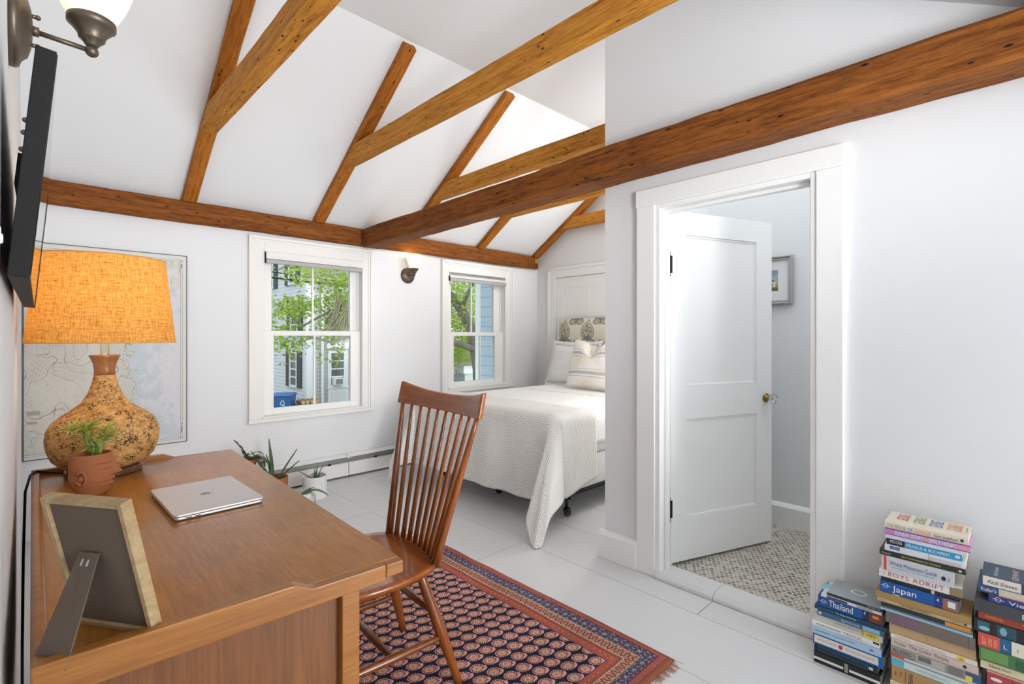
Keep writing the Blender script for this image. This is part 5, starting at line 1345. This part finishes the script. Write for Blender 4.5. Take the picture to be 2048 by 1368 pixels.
# --- middle stack
XM = 2.100
S2 = [
 (.309, .096, .050, .15, (214, 196, 156), 'thick tan cream book at the bottom of the tall stack', [(bd, .05, .3, .3, .75, (236, 226, 198), 'label_panel')], True),
 (.306, .098, .050, .148, (178, 138, 86), 'tan book with the word Bible lettered down its spine', [('vtext', 'American', .165, .19, .14, .86, (72, 44, 60)), ('vtext', 'The', .11, .135, .4, .8, (72, 44, 60)), ('vtext', 'Bible', .215, .275, .14, .86, (72, 44, 60)), (tx, 'E', .05, .07, .40, .66, (72, 44, 50))], True),
 (.307, .100, .027, .140, (206, 214, 214), 'white and teal paperback with a pale blue spine end', [(bd, 0, .165, .08, .92, (90, 178, 196), 'teal_panel'), (tx, 'naked economics', .32, .72, .34, .7, (150, 178, 190)), (bd, .165, 1, .0, .06, (90, 178, 186)), (bd, .165, 1., .92, 1., (90, 150, 156)), ('ell', .86, .5, .004, .004, (120, 140, 140))], False),
 (.309, .094, .013, .14, (232, 230, 226), 'thin white paperback with an orange spine end', [(bd, 0, .17, 0, 1., (232, 92, 52), 'orange_panel')], False),
 (.307, .084, .027, .142, (150, 146, 138), 'grey photographic paperback reading All Souls', [(tx, 'ALL SOULS', .02, .24, .34, .82, (34, 32, 32)), (bd, .3, .62, .1, .96, (178, 174, 164), 'photo_panel'), (bd, .32, .47, .3, .9, (110, 106, 100), 'photo_panel'), (bd, .66, .82, .1, .96, (120, 116, 110), 'photo_panel'), (bd, .84, 1., .1, 1., (52, 84, 124), 'blue_panel'), (bd, .84, .91, 0, .6, (236, 206, 72), 'used_sticker'), (bd, 0, .28, .0, .2, (120, 116, 110))], False),
 (.307, .090, .023, .138, (206, 186, 178), 'pinkish paperback reading Walker The Color Purple', [(tx, 'Walker', .035, .19, .26, .80, (128, 122, 120)), (tx, 'The Color Purple', .215, .68, .20, .88, (104, 48, 66)), ('ell', .855, .5, .0048, .0055, (60, 48, 50))], False),
 (.309, .093, .015, .138, (224, 214, 202), 'slim white paperback with a yellow used sticker end', [(tx, 'THOMAS MERTON', .06, .25, .3, .66, (150, 138, 130)), (tx, 'THE WAY OF CHUANG TZU', .30, .65, .3, .66, (150, 138, 130)), (bd, .79, .865, 0, 1., (238, 204, 60), 'used_sticker'), (tx, 'USE', .80, .855, .2, .8, (40, 36, 26), {'off': .0012})], False),
 (.313, .096, .034, .150, (192, 158, 116), 'plain tan hardback in the tall stack under the grey one', [(bd, .44, .443, .1, .8, (140, 104, 70)), (bd, .46, .463, .1, .8, (140, 104, 70))], True),
 (.322, .097, .037, .155, (116, 104, 92), 'thick grey brown hardback with a purple spine patch', [(bd, .07, .40, .06, .94, (122, 92, 112), 'purple_patch'), (bd, .92, .925, .1, .9, (140, 100, 116)), (bd, .94, .945, .1, .9, (140, 100, 116))], True),
 (.337, .103, .012, .148, (150, 184, 204), 'thin light blue book in the tall stack', [(bd, 0, 1, .70, 1., (84, 96, 106), 'dark_edge')], False),
 (.335, .107, .012, .140, (44, 46, 48), 'thin black paperback with an orange spine end', [(bd, .73, 1., 0, 1., (214, 140, 56), 'orange_panel')], False),
 (.346, .106, .015, .146, (206, 184, 146), 'slim cream paperback reading The Stigma of Poverty', [(tx, 'Waxman', .03, .09, .34, .62, (110, 96, 70)), (tx, 'THE STIGMA OF POVERTY', .26, .60, .22, .74, (60, 52, 40)), (tx, 'Pergamon', .80, .89, .28, .62, (110, 96, 70)), ('ell', .94, .5, .004, .003, (60, 56, 48))], False),
 (.349, .106, .022, .142, (168, 132, 76), 'golden brown rounded book beneath the Japan guide', [], False),
 (.337, .133, .038, .134, (18, 84, 160), 'blue travel guide reading Japan', [(bd, .70, .82, 0, 1., (28, 52, 124), 'dark_panel'), (bd, .80, .985, .05, .95, (150, 96, 66), 'photo_panel'), (bd, .86, .95, .3, .8, (214, 220, 226), 'photo_panel'), ('ring', .075, .62, .0066, WHITE), (tx, 'Japan', .165, .475, .14, .80, WHITE), (bd, .17, .26, .0, .05, WHITE), (tx, '4', .725, .755, .5, .82, WHITE, {'off': .0012})], False),
 (.335, .134, .011, .13, (34, 32, 32), 'thin black book between Boys Adrift and the Japan guide', [(bd, .66, .70, 0, 1, (214, 180, 170))], False),
 (.341, .128, .028, .136, (234, 230, 226), 'white book reading Boys Adrift in red letters', [(tx, 'BOYS ADRIFT', .12, .80, .26, .76, (182, 72, 84), {'sp': 1.2}), (bd, .86, 1., .0, 1., (146, 126, 96), 'photo_panel'), (tx, 'SAX', .055, .075, .3, .7, (160, 160, 160))], False),
 (.333, .146, .049, .125, (196, 198, 204), 'thick pale grey hiking guide reading White Mountain Guide', [(bd, .035, .075, 0, 1., (206, 74, 64), 'red_band'), (tx, 'White Mountain Guide', .12, .78, .44, .72, (66, 92, 136)), (tx, 'Featuring Full-Color Maps with Trail Mileages', .16, .74, .24, .36, (110, 128, 156)), ('ell', .865, .45, .0055, .007, (36, 38, 42)), ('vtext', 'AMC', .92, .95, .3, .6, (120, 130, 140))], False),
 (.339, .119, .0165, .136, (42, 42, 40), 'black book reading Zen Contemplation for Christians', [(tx, 'Zen Contemplation for Christians', .27, .73, .22, .76, (214, 202, 92)), (tx, 'MacInnes', .03, .14, .3, .66, (200, 200, 196)), ('ell', .94, .5, .004, .003, (220, 220, 214))], False),
 (.325, .120, .0215, .134, (218, 218, 222), 'pale guidebook to London showing a small blue title', [(bd, .07, .20, .36, .84, (52, 76, 146), 'blue_panel'), (tx, 'LONDON', .085, .19, .46, .74, (180, 192, 220), {'off': .0012}), (bd, .565, .57, 0, 1., (40, 42, 48)), (bd, .58, .95, .1, .6, (196, 190, 186), 'photo_panel')], False),
 (.320, .128, .0225, .130, (38, 38, 38), 'guidebook with a blue spine reading Moon Prague & Budapest', [(bd, .255, 1., 0, 1., (48, 158, 208), 'blue_panel'), (tx, 'MOON', .05, .215, .28, .74, WHITE), (tx, 'PRAGUE & BUDAPEST', .28, .855, .26, .68, WHITE, {'off': .0012}), (bd, .915, .975, .28, .72, (196, 224, 238), 'spine_badge')], False),
 (.322, .116, .012, .13, (206, 208, 222), 'thin pale lavender book under the pink novel', [], False),
 (.324, .108, .0205, .138, (196, 150, 204), 'pink purple flowered novel reading Funny Story Emily Henry', [(bd, 0, .12, .1, .9, (206, 128, 178), 'flower_panel'), (bd, .86, 1., .1, .9, (226, 150, 176), 'flower_panel'), (bd, 0, 1, .90, 1., (58, 52, 138), 'edge_line'), (bd, 0, 1, .0, .05, (52, 48, 120), 'edge_line'), (tx, 'FUNNY STORY', .13, .47, .16, .82, WHITE, {'off': .0012}), ('ell', .505, .5, .006, .006, (226, 160, 120)), (tx, 'EMILY HENRY', .54, .855, .16, .82, WHITE, {'off': .0012})], True),
 (.325, .113, .021, .138, (226, 216, 198), 'cream novel reading The Book of George on top of the tall stack', [(tx, 'THE', .03, .11, .18, .72, (212, 106, 92)), (tx, 'BOOK', .135, .275, .18, .72, (112, 160, 88)), (tx, 'OF', .30, .355, .18, .72, (52, 120, 190)), (tx, 'GEORGE', .375, .575, .18, .72, (230, 150, 80)), (tx, 'Kate Greathead', .61, .885, .18, .66, (60, 56, 52), {'sh': .25}), ('ell', .93, .5, .0042, .0048, (52, 52, 50)),
   ('trot', 'GEORGE', .12, .27, .36, .9, (206, 96, 84)), ('trot', 'GEORGE', .33, .475, .36, .9, (122, 166, 100)), ('trot', 'GEORGE', .525, .69, .36, .9, (62, 126, 196)), ('trot', 'GEORGE', .735, .915, .36, .9, (232, 156, 90)), ('trot', 'a novel', .95, .97, .4, .8, (90, 86, 80))], True),
]
z = .0025
for i, (yl, yr, th, dp, col, lab, mk, hard) in enumerate(S2):
    book(XM+(.003*((i*5) % 4))-(.0 if i < 9 else .002), yl, yr, z, z+th, dp, col, lab, gb, mk, hard=hard); z += th+.0003
# --- right stack, cut by the frame
XR = 2.100
S3 = [
 (.078, -.15, .075, .15, (120, 108, 92), 'grey brown thick book at the bottom of the right stack', [], True),
 (.076, -.14, .075, .15, (60, 66, 84), 'dark slate thick book second from the floor in the right stack', [], True),
 (.072, -.14, .044, .148, (172, 64, 72), 'red book with a white bird emblem in the right stack', [('ell', .10, .5, .013, .005, (232, 226, 220)), (tx, 'N.', .26, .33, .3, .7, (46, 40, 70)), (bd, 0, 1, .9, 1, (206, 170, 150))], True),
 (.086, -.13, .027, .14, (222, 208, 170), 'cream book lettered Edward Hirsch', [(tx, 'Edward Hirsch', .09, .31, .36, .66, (70, 66, 52)), (tx, 'P O E M S', .48, .85, .36, .66, (90, 84, 66))], False),
 (.089, -.14, .041, .146, (70, 116, 70), 'green leafy patterned book in the right stack', [(bd, .02, .28, .15, .9, (110, 150, 82), 'leaf_pattern'), (bd, .35, .62, .1, .8, (48, 96, 62), 'leaf_pattern')], False),
 (.091, -.13, .041, .142, (38, 98, 142), 'book with red, blue and cream spine blocks', [(bd, 0, .215, 0, 1., (214, 84, 64), 'red_panel'), (bd, .33, .46, 0, 1., (226, 218, 200), 'cream_panel'), ('vtext', 'BEST', .04, .08, .2, .75, (236, 190, 160)), ('vtext', 'LOVED', .10, .14, .2, .75, (236, 190, 160)), ('vtext', 'POEMS', .155, .195, .2, .75, (236, 190, 160)), (tx, 'L', .255, .29, .3, .6, WHITE), (tx, 'I', .385, .395, .3, .6, (150, 130, 110)), (tx, 'A', .52, .56, .3, .6, WHITE)], False),
 (.100, -.13, .040, .150, (30, 32, 34), 'black book with teal bird pictures on its spine', [(bd, .03, .15, .1, .85, (60, 96, 108), 'picture_panel'), ('ell', .10, .35, .012, .006, (150, 190, 204)), (bd, .22, .40, .05, .92, (46, 76, 86), 'picture_panel'), ('ell', .28, .5, .008, .012, (130, 170, 186)), ('ell', .62, .55, .014, .006, (190, 210, 216))], False),
 (.091, -.13, .024, .138, (160, 66, 46), 'rust red book lettered Gutierrez', [(tx, 'Gutiérrez', .07, .25, .36, .74, (236, 170, 60)), (tx, 'THE', .44, .55, .2, .7, (240, 230, 220)), (bd, 0, 1, .88, 1., (232, 226, 216), 'page_edge')], False),
 (.098, -.14, .038, .146, (66, 68, 72), 'dark grey book lettered Ed Ba', [(tx, 'Ed Bacon', .43, .78, .28, .68, (228, 228, 224))], False),
 (.068, -.14, .022, .132, (40, 58, 128), 'navy travel guide lettered Vietnam', [('ring', .10, .5, .0066, WHITE), (tx, 'Vietnam', .21, .62, .22, .72, WHITE), (bd, 0, 1, .92, 1., (150, 60, 60), 'edge_line')], False),
 (.092, -.13, .021, .138, (48, 82, 124), 'blue and beige guide lettered Fodor\'s Alaska', [(bd, .21, 1., .0, 1., (206, 196, 176), 'beige_panel'), (tx, "Fodor's", .035, .185, .24, .76, WHITE), (tx, 'ALASKA', .26, .60, .2, .8, (226, 206, 190), {'off': .0012})], False),
 (.083, -.13, .030, .130, (52, 72, 92), 'dark blue Germany guide topping the right stack', [(bd, .01, .40, .03, .97, (222, 212, 204), 'cream_panel'), (tx, 'Rick Steves', .06, .36, .3, .66, (50, 50, 56), {'sh': .3, 'off': .0012}), (tx, 'GERMANY', .435, .9, .28, .72, WHITE), ('trot', 'Rick Steves', .12, .165, .15, .75, (214, 216, 218)), ('trot', 'GERMANY', .31, .375, .1, .85, (220, 190, 190))], False),
]
z = .0025
for i, (yl, yr, th, dp, col, lab, mk, hard) in enumerate(S3):
    book(XR+(.003*((i*5) % 4)), yl, yr, z, z+th, dp, col, lab, gc, mk, hard=hard); z += th+.0003
# ------------------------------------------------------------------ outside
GZ = -1.72
g = MB(); g.box((-12, 4.6, GZ-.2), (40, 46, GZ)); struct(g.build('ground', M['asphalt']))
house = thing('neighbor_house', 'white clapboard house with black shutters across the yard', 'house', (6.45, 16, GZ))
ho = Vector(house.location)
def hp(mb, a, c): return mb.box(tuple(Vector(a)-ho), tuple(Vector(c)-ho))
def lift(o): return o
b = MB(); EZ = 3.02        # eave height
ga_ = [(6.42, 16.0, GZ), (6.42, 24.0, GZ), (6.42, 24.0, 3.0), (6.42, 20.0, 7.4), (6.42, 16.0, EZ)]
b.poly([tuple(Vector(p)-ho) for p in ga_], (.2, 0, 0)); b.build('gable_wall', M['clap'], house)
b = MB(); hp(b, (6.62, 16.0, GZ), (7.02, 16.15, EZ)); hp(b, (7.02, 16.0, GZ), (8.4, 16.15, EZ)); b.build('front_wall', M['clap_shaded'], house)
b = MB(); hp(b, (6.40, 15.97, GZ), (6.66, 15.999, EZ)); hp(b, (6.40, 15.999, GZ), (6.419, 16.14, EZ)); b.build('corner_board', M['otrim'], house)
b = MB(); b.tube([(6.90-ho.x, 15.93-ho.y, GZ-ho.z), (6.90-ho.x, 15.93-ho.y, EZ-ho.z)], .045, 10); b.build('downspout', M['otrim'], house)
b = MB(); hp(b, (6.3, 15.72, EZ-.05), (8.6, 16.0, EZ+.16)); b.build('eave', flat('house_eave', (170, 166, 150), .6), house)
b = MB(); b.poly([tuple(Vector(p)-ho) for p in ((6.36, 15.66, EZ+.12), (6.36, 20.0, 7.45), (6.36, 20.0, 7.6), (6.36, 15.66, EZ+.26))], (2.3, 0, 0)); b.build('roof', M['roofs'], house)
def owin(parent, o, face, c, w, h, shut=True, nm='window', rows=2):
    """window of the house: face 'x' (in a wall of constant x) or 'y'"""
    def q(mb, a0, a1, z0, z1, d0, d1):
        if face == 'x': mb.box(tuple(Vector((c[0]-d1, c[1]+a0, c[2]+z0))-o), tuple(Vector((c[0]-d0, c[1]+a1, c[2]+z1))-o))
        else: mb.box(tuple(Vector((c[0]+a0, c[1]-d1, c[2]+z0))-o), tuple(Vector((c[0]+a1, c[1]-d0, c[2]+z1))-o))
    b = MB(); k = .07
    q(b, -w/2-k, -w/2, -k, h+k, 0, .06); q(b, w/2, w/2+k, -k, h+k, 0, .06); q(b, -w/2, w/2, h, h+k, 0, .06); q(b, -w/2, w/2, -k, 0, 0, .07)
    for i in range(1, rows*2): q(b, -w/2, w/2, h*i/(rows*2)-.02, h*i/(rows*2)+.02, 0, .05)
    f = b.build(nm, M['otrim'], parent); b = MB(); q(b, -w/2, w/2, 0, h, 0, .02); b.build('pane', M['owin'], f)
    if shut:
        for s in (-1, 1):
            b = MB(); a = s*(w/2+k+.17); q(b, a-.16, a+.16, -k, h+k, .0, .05); b.build('shutter', M['shut'], parent)
owin(house, ho, 'x', (6.42, 17.02, -.42), .50, 1.06)
owin(house, ho, 'x', (6.42, 16.95, 1.32), .50, 1.10)
owin(house, ho, 'x', (6.42, 17.15, 3.02), .46, 1.1)
owin(house, ho, 'x', (6.42, 19.2, 3.0), .5, 1.1)
owin(house, ho, 'y', (7.43, 16.0, -.40), .44, 1.05, False, rows=2)
b = MB()
hp(b, (7.10, 15.92, GZ), (7.80, 16.0, -.47)); hp(b, (7.08, 15.90, -.52), (7.82, 16.0, -.46)); hp(b, (7.10, 15.95, -.46), (7.19, 16.0, .82)); hp(b, (7.69, 15.95, -.46), (7.80, 16.0, .82)); hp(b, (7.05, 15.90, .80), (7.85, 16.0, .98))
b.build('window_bay', M['otrim'], house)
b = MB(); hp(b, (7.20, 15.90, -1.35), (7.70, 15.925, -.62)); b.build('bay_panel', flat('bay_panel_paint', (206, 208, 210), .5), house)
owin(house, ho, 'y', (7.5, 16.0, 1.35), .5, 1.0, False)
ac = thing('air_conditioner', 'white window air conditioner in the neighbor house window', 'air conditioner', (7.40, 15.86, -.40))
b = MB(); b.box((-.16, -.12, 0), (.16, .10, .23)); b.build('casing', M['otrim'], ac, bevel=.01)
b = MB(); b.box((-.125, -.128, .03), (.11, -.12, .20)); b.build('grille', flat('ac_grille', (120, 124, 124), .6), ac)
b = MB(); b.box((-.125, -.1285, .0), (.125, -.128, .001)); b.b.free()
# second white house, behind the tree (seen through the bed side window)
h2 = thing('white_house', 'white house glimpsed between leaves through the bed side window', 'house', (12, 19, GZ)); o2 = Vector(h2.location)
b = MB(); b.box((-2.2, 0, 0), (2.4, .3, 6)); b.build('wall', M['clap'], h2)
owin(h2, o2, 'y', (12.0, 19.0, 1.25), .55, 1.0, False); owin(h2, o2, 'y', (13.1, 19.0, 1.5), .5, 1.2, True); owin(h2, o2, 'y', (11.0, 19.0, 3.3), .5, 1.2, True)
# porch and low garage
gr = thing('garage', 'low white garage with grey roof seen through the bed side window', 'garage', (8.3, 9.6, GZ))
o3 = Vector(gr.location)
def gq(mb, a, c): return mb.box(tuple(Vector(a)-o3), tuple(Vector(c)-o3))
b = MB(); gq(b, (7.7, 10.2, GZ), (10.2, 10.35, .35)); b.build('wall', flat('garage_wall', (196, 198, 192), .6), gr)
b = MB(); gq(b, (7.95, 9.9, .26), (10.4, 10.2, .46)); b.build('fascia', M['otrim'], gr)
b = MB(); b.poly([tuple(Vector(p)-o3) for p in ((7.6, 9.82, .46), (7.6, 11.6, .98), (7.6, 11.6, 1.05), (7.6, 9.82, .55))], (2.9, 0, 0)); b.build('roof', M['roofs'], gr)
b = MB(); gq(b, (7.75, 10.14, -.05), (8.18, 10.2, .24)); b.build('window', M['owin'], gr)
b = MB(); gq(b, (7.7, 10.12, -.12), (8.25, 10.2, -.06)); gq(b, (7.7, 10.1, -.18), (9.0, 10.2, -.14)); b.build('sill', M['otrim'], gr)
b = MB(); gq(b, (8.45, 9.75, -.95), (9.05, 10.1, -.18)); gq(b, (7.6, 9.5, -1.0), (9.3, 9.75, -.92)); b.build('bulkhead', flat('bulkhead_paint', (214, 218, 218), .5), gr)
# blue shingled wing close by
bl = thing('blue_house', 'blue shingled house wing close outside the bed side window', 'house', (4.67, 5.5, GZ)); o4 = Vector(bl.location)
b = MB(); b.box((0, -1.05, 0), (3.5, 0, 6.5)); b.build('wall', M['shingle'], bl)
b = MB(); b.box((-.022, -.075, 0), (0, .02, 6.5)); b.box((0, 0, 0), (.1, .02, 6.5)); b.build('corner_board', M['otrim'], bl)

# recycling bin and firewood
bn = thing('recycling_bin', 'blue wheeled recycling bin by the neighbor house', 'recycling bin', (5.72, 15.95, GZ), rz=-.65); bn.scale = (.80, .80, 1.06)
b = MB(); b.poly([(-.27, -.30, .05), (.27, -.30, .05), (.27, .30, .05), (-.27, .30, .05)], (0, 0, .98))
for v in b.b.verts:
    if v.co.z > .5: v.co.x *= 1.20; v.co.y *= 1.20
b.build('body', M['bin'], bn, bevel=.02)
b = MB(); b.poly([(-.36, -.40, 1.03), (-.36, .40, 1.03), (-.36, .40, 1.06), (-.36, .22, 1.11), (-.36, -.22, 1.11), (-.36, -.40, 1.06)], (.72, 0, 0)); b.build('lid', M['bin'], bn, bevel=.015)
for s in (-1, 1):
    b = MB(); b.lathe([(.02, -.03), (.11, -.03), (.11, .03), (.02, .03)], (s*.22, .30, .11), 18, axis='x'); b.build('wheel', M['rubber'], bn)
b = MB()
for k in range(3):      # recycling arrows
    a = PI/2+k*2*PI/3; R = .085; c = Vector((.03, -.356, .84)); P_ = lambda t, r: c+Vector((r*COS(t), 0, r*SIN(t)))
    b.tube([P_(a+.25, R), P_(a+1.05, R*.62), P_(a+1.75, R)], .016, 6); p = P_(a+1.75, R); b.tube([p, p+(P_(a+2.05, R*1.0)-p)], [.036, .002], 6)
b.build('recycling_symbol', M['otrim'], bn)
r6 = random.Random(4)
k = 0
lg0 = None
for row in range(7):
    for i in range(4):
        x = 6.11+i*.148-(.07 if row % 2 else 0)+.02; zz = GZ+.08+row*.132
        b = MB(); rr = .074+r6.uniform(-.004, .004)
        if row == 0 or True:
            t = thing('firewood_log', 'split firewood log stacked beside the blue recycling bin', 'log', (x, 15.55+r6.uniform(-.03, .03), zz), 'firewood logs'); 
            pr = [(rr*COS(2*PI*j/9)*(1+r6.uniform(-.12, 0)), rr*SIN(2*PI*j/9)*(1+r6.uniform(-.12, 0))) for j in range(9)]
            b.poly([(p[0], 0, p[1]) for p in pr], (0, .40, 0)); b.build('bark', M['log'], t)
            b = MB(); b.poly([(p[0]*.9, -.006, p[1]*.9) for p in pr], (0, .007, 0)); b.build('cut_end', M['logend'], t)
# power lines
for i, (z0, z1, r_) in enumerate(((2.63, 2.48, .012), (2.50, 2.40, .020))):
    b = MB(); pts = [(3.2+(10.5-3.2)*t, 11.2-.6*t, z0+(z1-z0)*t*2.2-.25*t*(1-t)) for t in [j/16 for j in range(17)]]
    b.tube(pts, r_, 6); tag(b.build('power_line', M['black'], smooth=True), ('thin upper' if i == 0 else 'thicker lower')+' power cable crossing in front of the white clapboard house', 'cable')

# street tree
tr = thing('street_tree', 'spreading light green street tree in front of both windows', 'tree', (7.25, 8.6, GZ))
to = Vector(tr.location)
def W(px, py, f):           # direction table of branch joints, metres east / north / up from the eye
    A_ = math.radians(44.33); u = (px-1024)/993; v = (672-py)/993
    return Vector((f*(SIN(A_)+u*COS(A_)), f*(COS(A_)-u*SIN(A_)), 1.22+f*v))-to
branches = [
 ([(962, 870, 10.6), (958, 740, 10.6), (944, 660, 10.6), (922, 618, 10.5), (902, 592, 10.4), (860, 560, 10.2), (800, 530, 10)], [.17, .15, .13, .115, .10, .07, .05]),
 ([(952, 700, 10.6), (925, 690, 10.3), (900, 684, 10), (820, 692, 9.6), (760, 690, 9.3), (700, 672, 9), (660, 684, 8.8), (620, 672, 8.7), (575, 660, 8.6)], [.08, .075, .07, .05, .045, .035, .022, .016, .01]),
 ([(800, 530, 10), (730, 560, 9.6), (690, 610, 9.3), (660, 650, 9.1), (640, 668, 9)], [.05, .035, .022, .014, .01]),
 ([(860, 560, 10.2), (700, 500, 9.5), (600, 520, 9), (555, 540, 8.8)], [.06, .04, .02, .01]),
 ([(700, 600, 9.4), (600, 655, 9), (590, 640, 8.9), (565, 615, 8.8), (548, 605, 8.8)], [.03, .02, .018, .014, .008]),
 ([(922, 618, 10.5), (935, 590, 10.2), (948, 560, 10), (955, 530, 10)], [.06, .045, .03, .02]),
 ([(660, 684, 8.8), (625, 676, 8.7), (600, 672, 8.6), (603, 690, 8.6), (606, 700, 8.6)], [.02, .016, .012, .01, .006]),
]
b = MB()
for pts, rad in branches: b.tube([W(*p) for p in pts], [r_*.9 for r_ in rad], 8)
b.build('trunk', M['bark'], tr, smooth=True)
b = MB(); r7 = random.Random(21)
for _ in range(260):       # drooping pale twigs on the right of the larger window
    px, py = r7.uniform(668, 700), r7.uniform(590, 640); f_ = r7.uniform(9.0, 9.6); p = W(px, py, f_); q = p+Vector((r7.uniform(-.22, .02), r7.uniform(-.1, .1), r7.uniform(-.55, -.25)))
    b.tube([p, p.lerp(q, .5)+Vector((.03, 0, .03)), q], .006, 4, cap=False)
tw = b.build('twigs', flat('dry_twigs', (150, 146, 112), .9), tr); tw['kind'] = 'stuff'
clumps = []
def cl_(n, x0, x1, y0, y1, f0, f1, s, num):
    for _ in range(n): clumps.append((r7.uniform(x0, x1), r7.uniform(y0, y1), r7.uniform(f0, f1), s, num))
cl_(9, 540, 615, 610, 632, 8.6, 9.2, .20, 46); cl_(5, 575, 622, 595, 615, 8.6, 9.2, .16, 40); cl_(12, 540, 630, 640, 690, 8.5, 9.2, .22, 40); cl_(7, 540, 620, 525, 560, 8.6, 9.2, .22, 26)
cl_(12, 632, 700, 525, 570, 9, 9.8, .26, 44); cl_(12, 645, 700, 570, 620, 9, 9.8, .24, 44); cl_(9, 632, 700, 620, 665, 9, 9.8, .22, 34); cl_(5, 632, 700, 665, 700, 8.8, 9.4, .15, 26)
cl_(5, 545, 600, 690, 700, 8.5, 9, .14, 18); cl_(2, 585, 592, 700, 730, 8.6, 9, .09, 14); cl_(3, 640, 690, 700, 745, 9, 9.5, .12, 20); cl_(1, 560, 565, 720, 735, 8.7, 9, .05, 8)
cl_(30, 892, 958, 545, 640, 10, 12.5, .36, 60); cl_(16, 895, 955, 640, 680, 10.8, 12.5, .30, 50); cl_(26, 895, 955, 685, 722, 11.5, 13.5, .34, 64)
cl_(26, 880, 962, 540, 660, 13, 15, .5, 60); cl_(8, 720, 860, 560, 680, 9, 10.5, .4, 40)
b = MB()
for px, py, f_, s, num in clumps:
    c = W(px, py, f_)
    for _ in range(num):
        p = c+Vector((r7.gauss(0, s*.62), r7.gauss(0, s*.62), r7.gauss(0, s*.36))); a = r7.uniform(0, 2*PI); e = r7.uniform(-.9, .7)
        d = Vector((COS(a)*COS(e), SIN(a)*COS(e), SIN(e))); sd = d.cross(Vector((r7.uniform(-1, 1), r7.uniform(-1, 1), 1))).normalized(); L = r7.uniform(.05, .10); w_ = L*.34
        v = [b.b.verts.new(q) for q in (p, p+d*L*.5+sd*w_, p+d*L, p+d*L*.5-sd*w_)]; b.b.faces.new(v)
lf = b.build('foliage', M['leaf_out'], tr, norm=False); lf['kind'] = 'stuff'
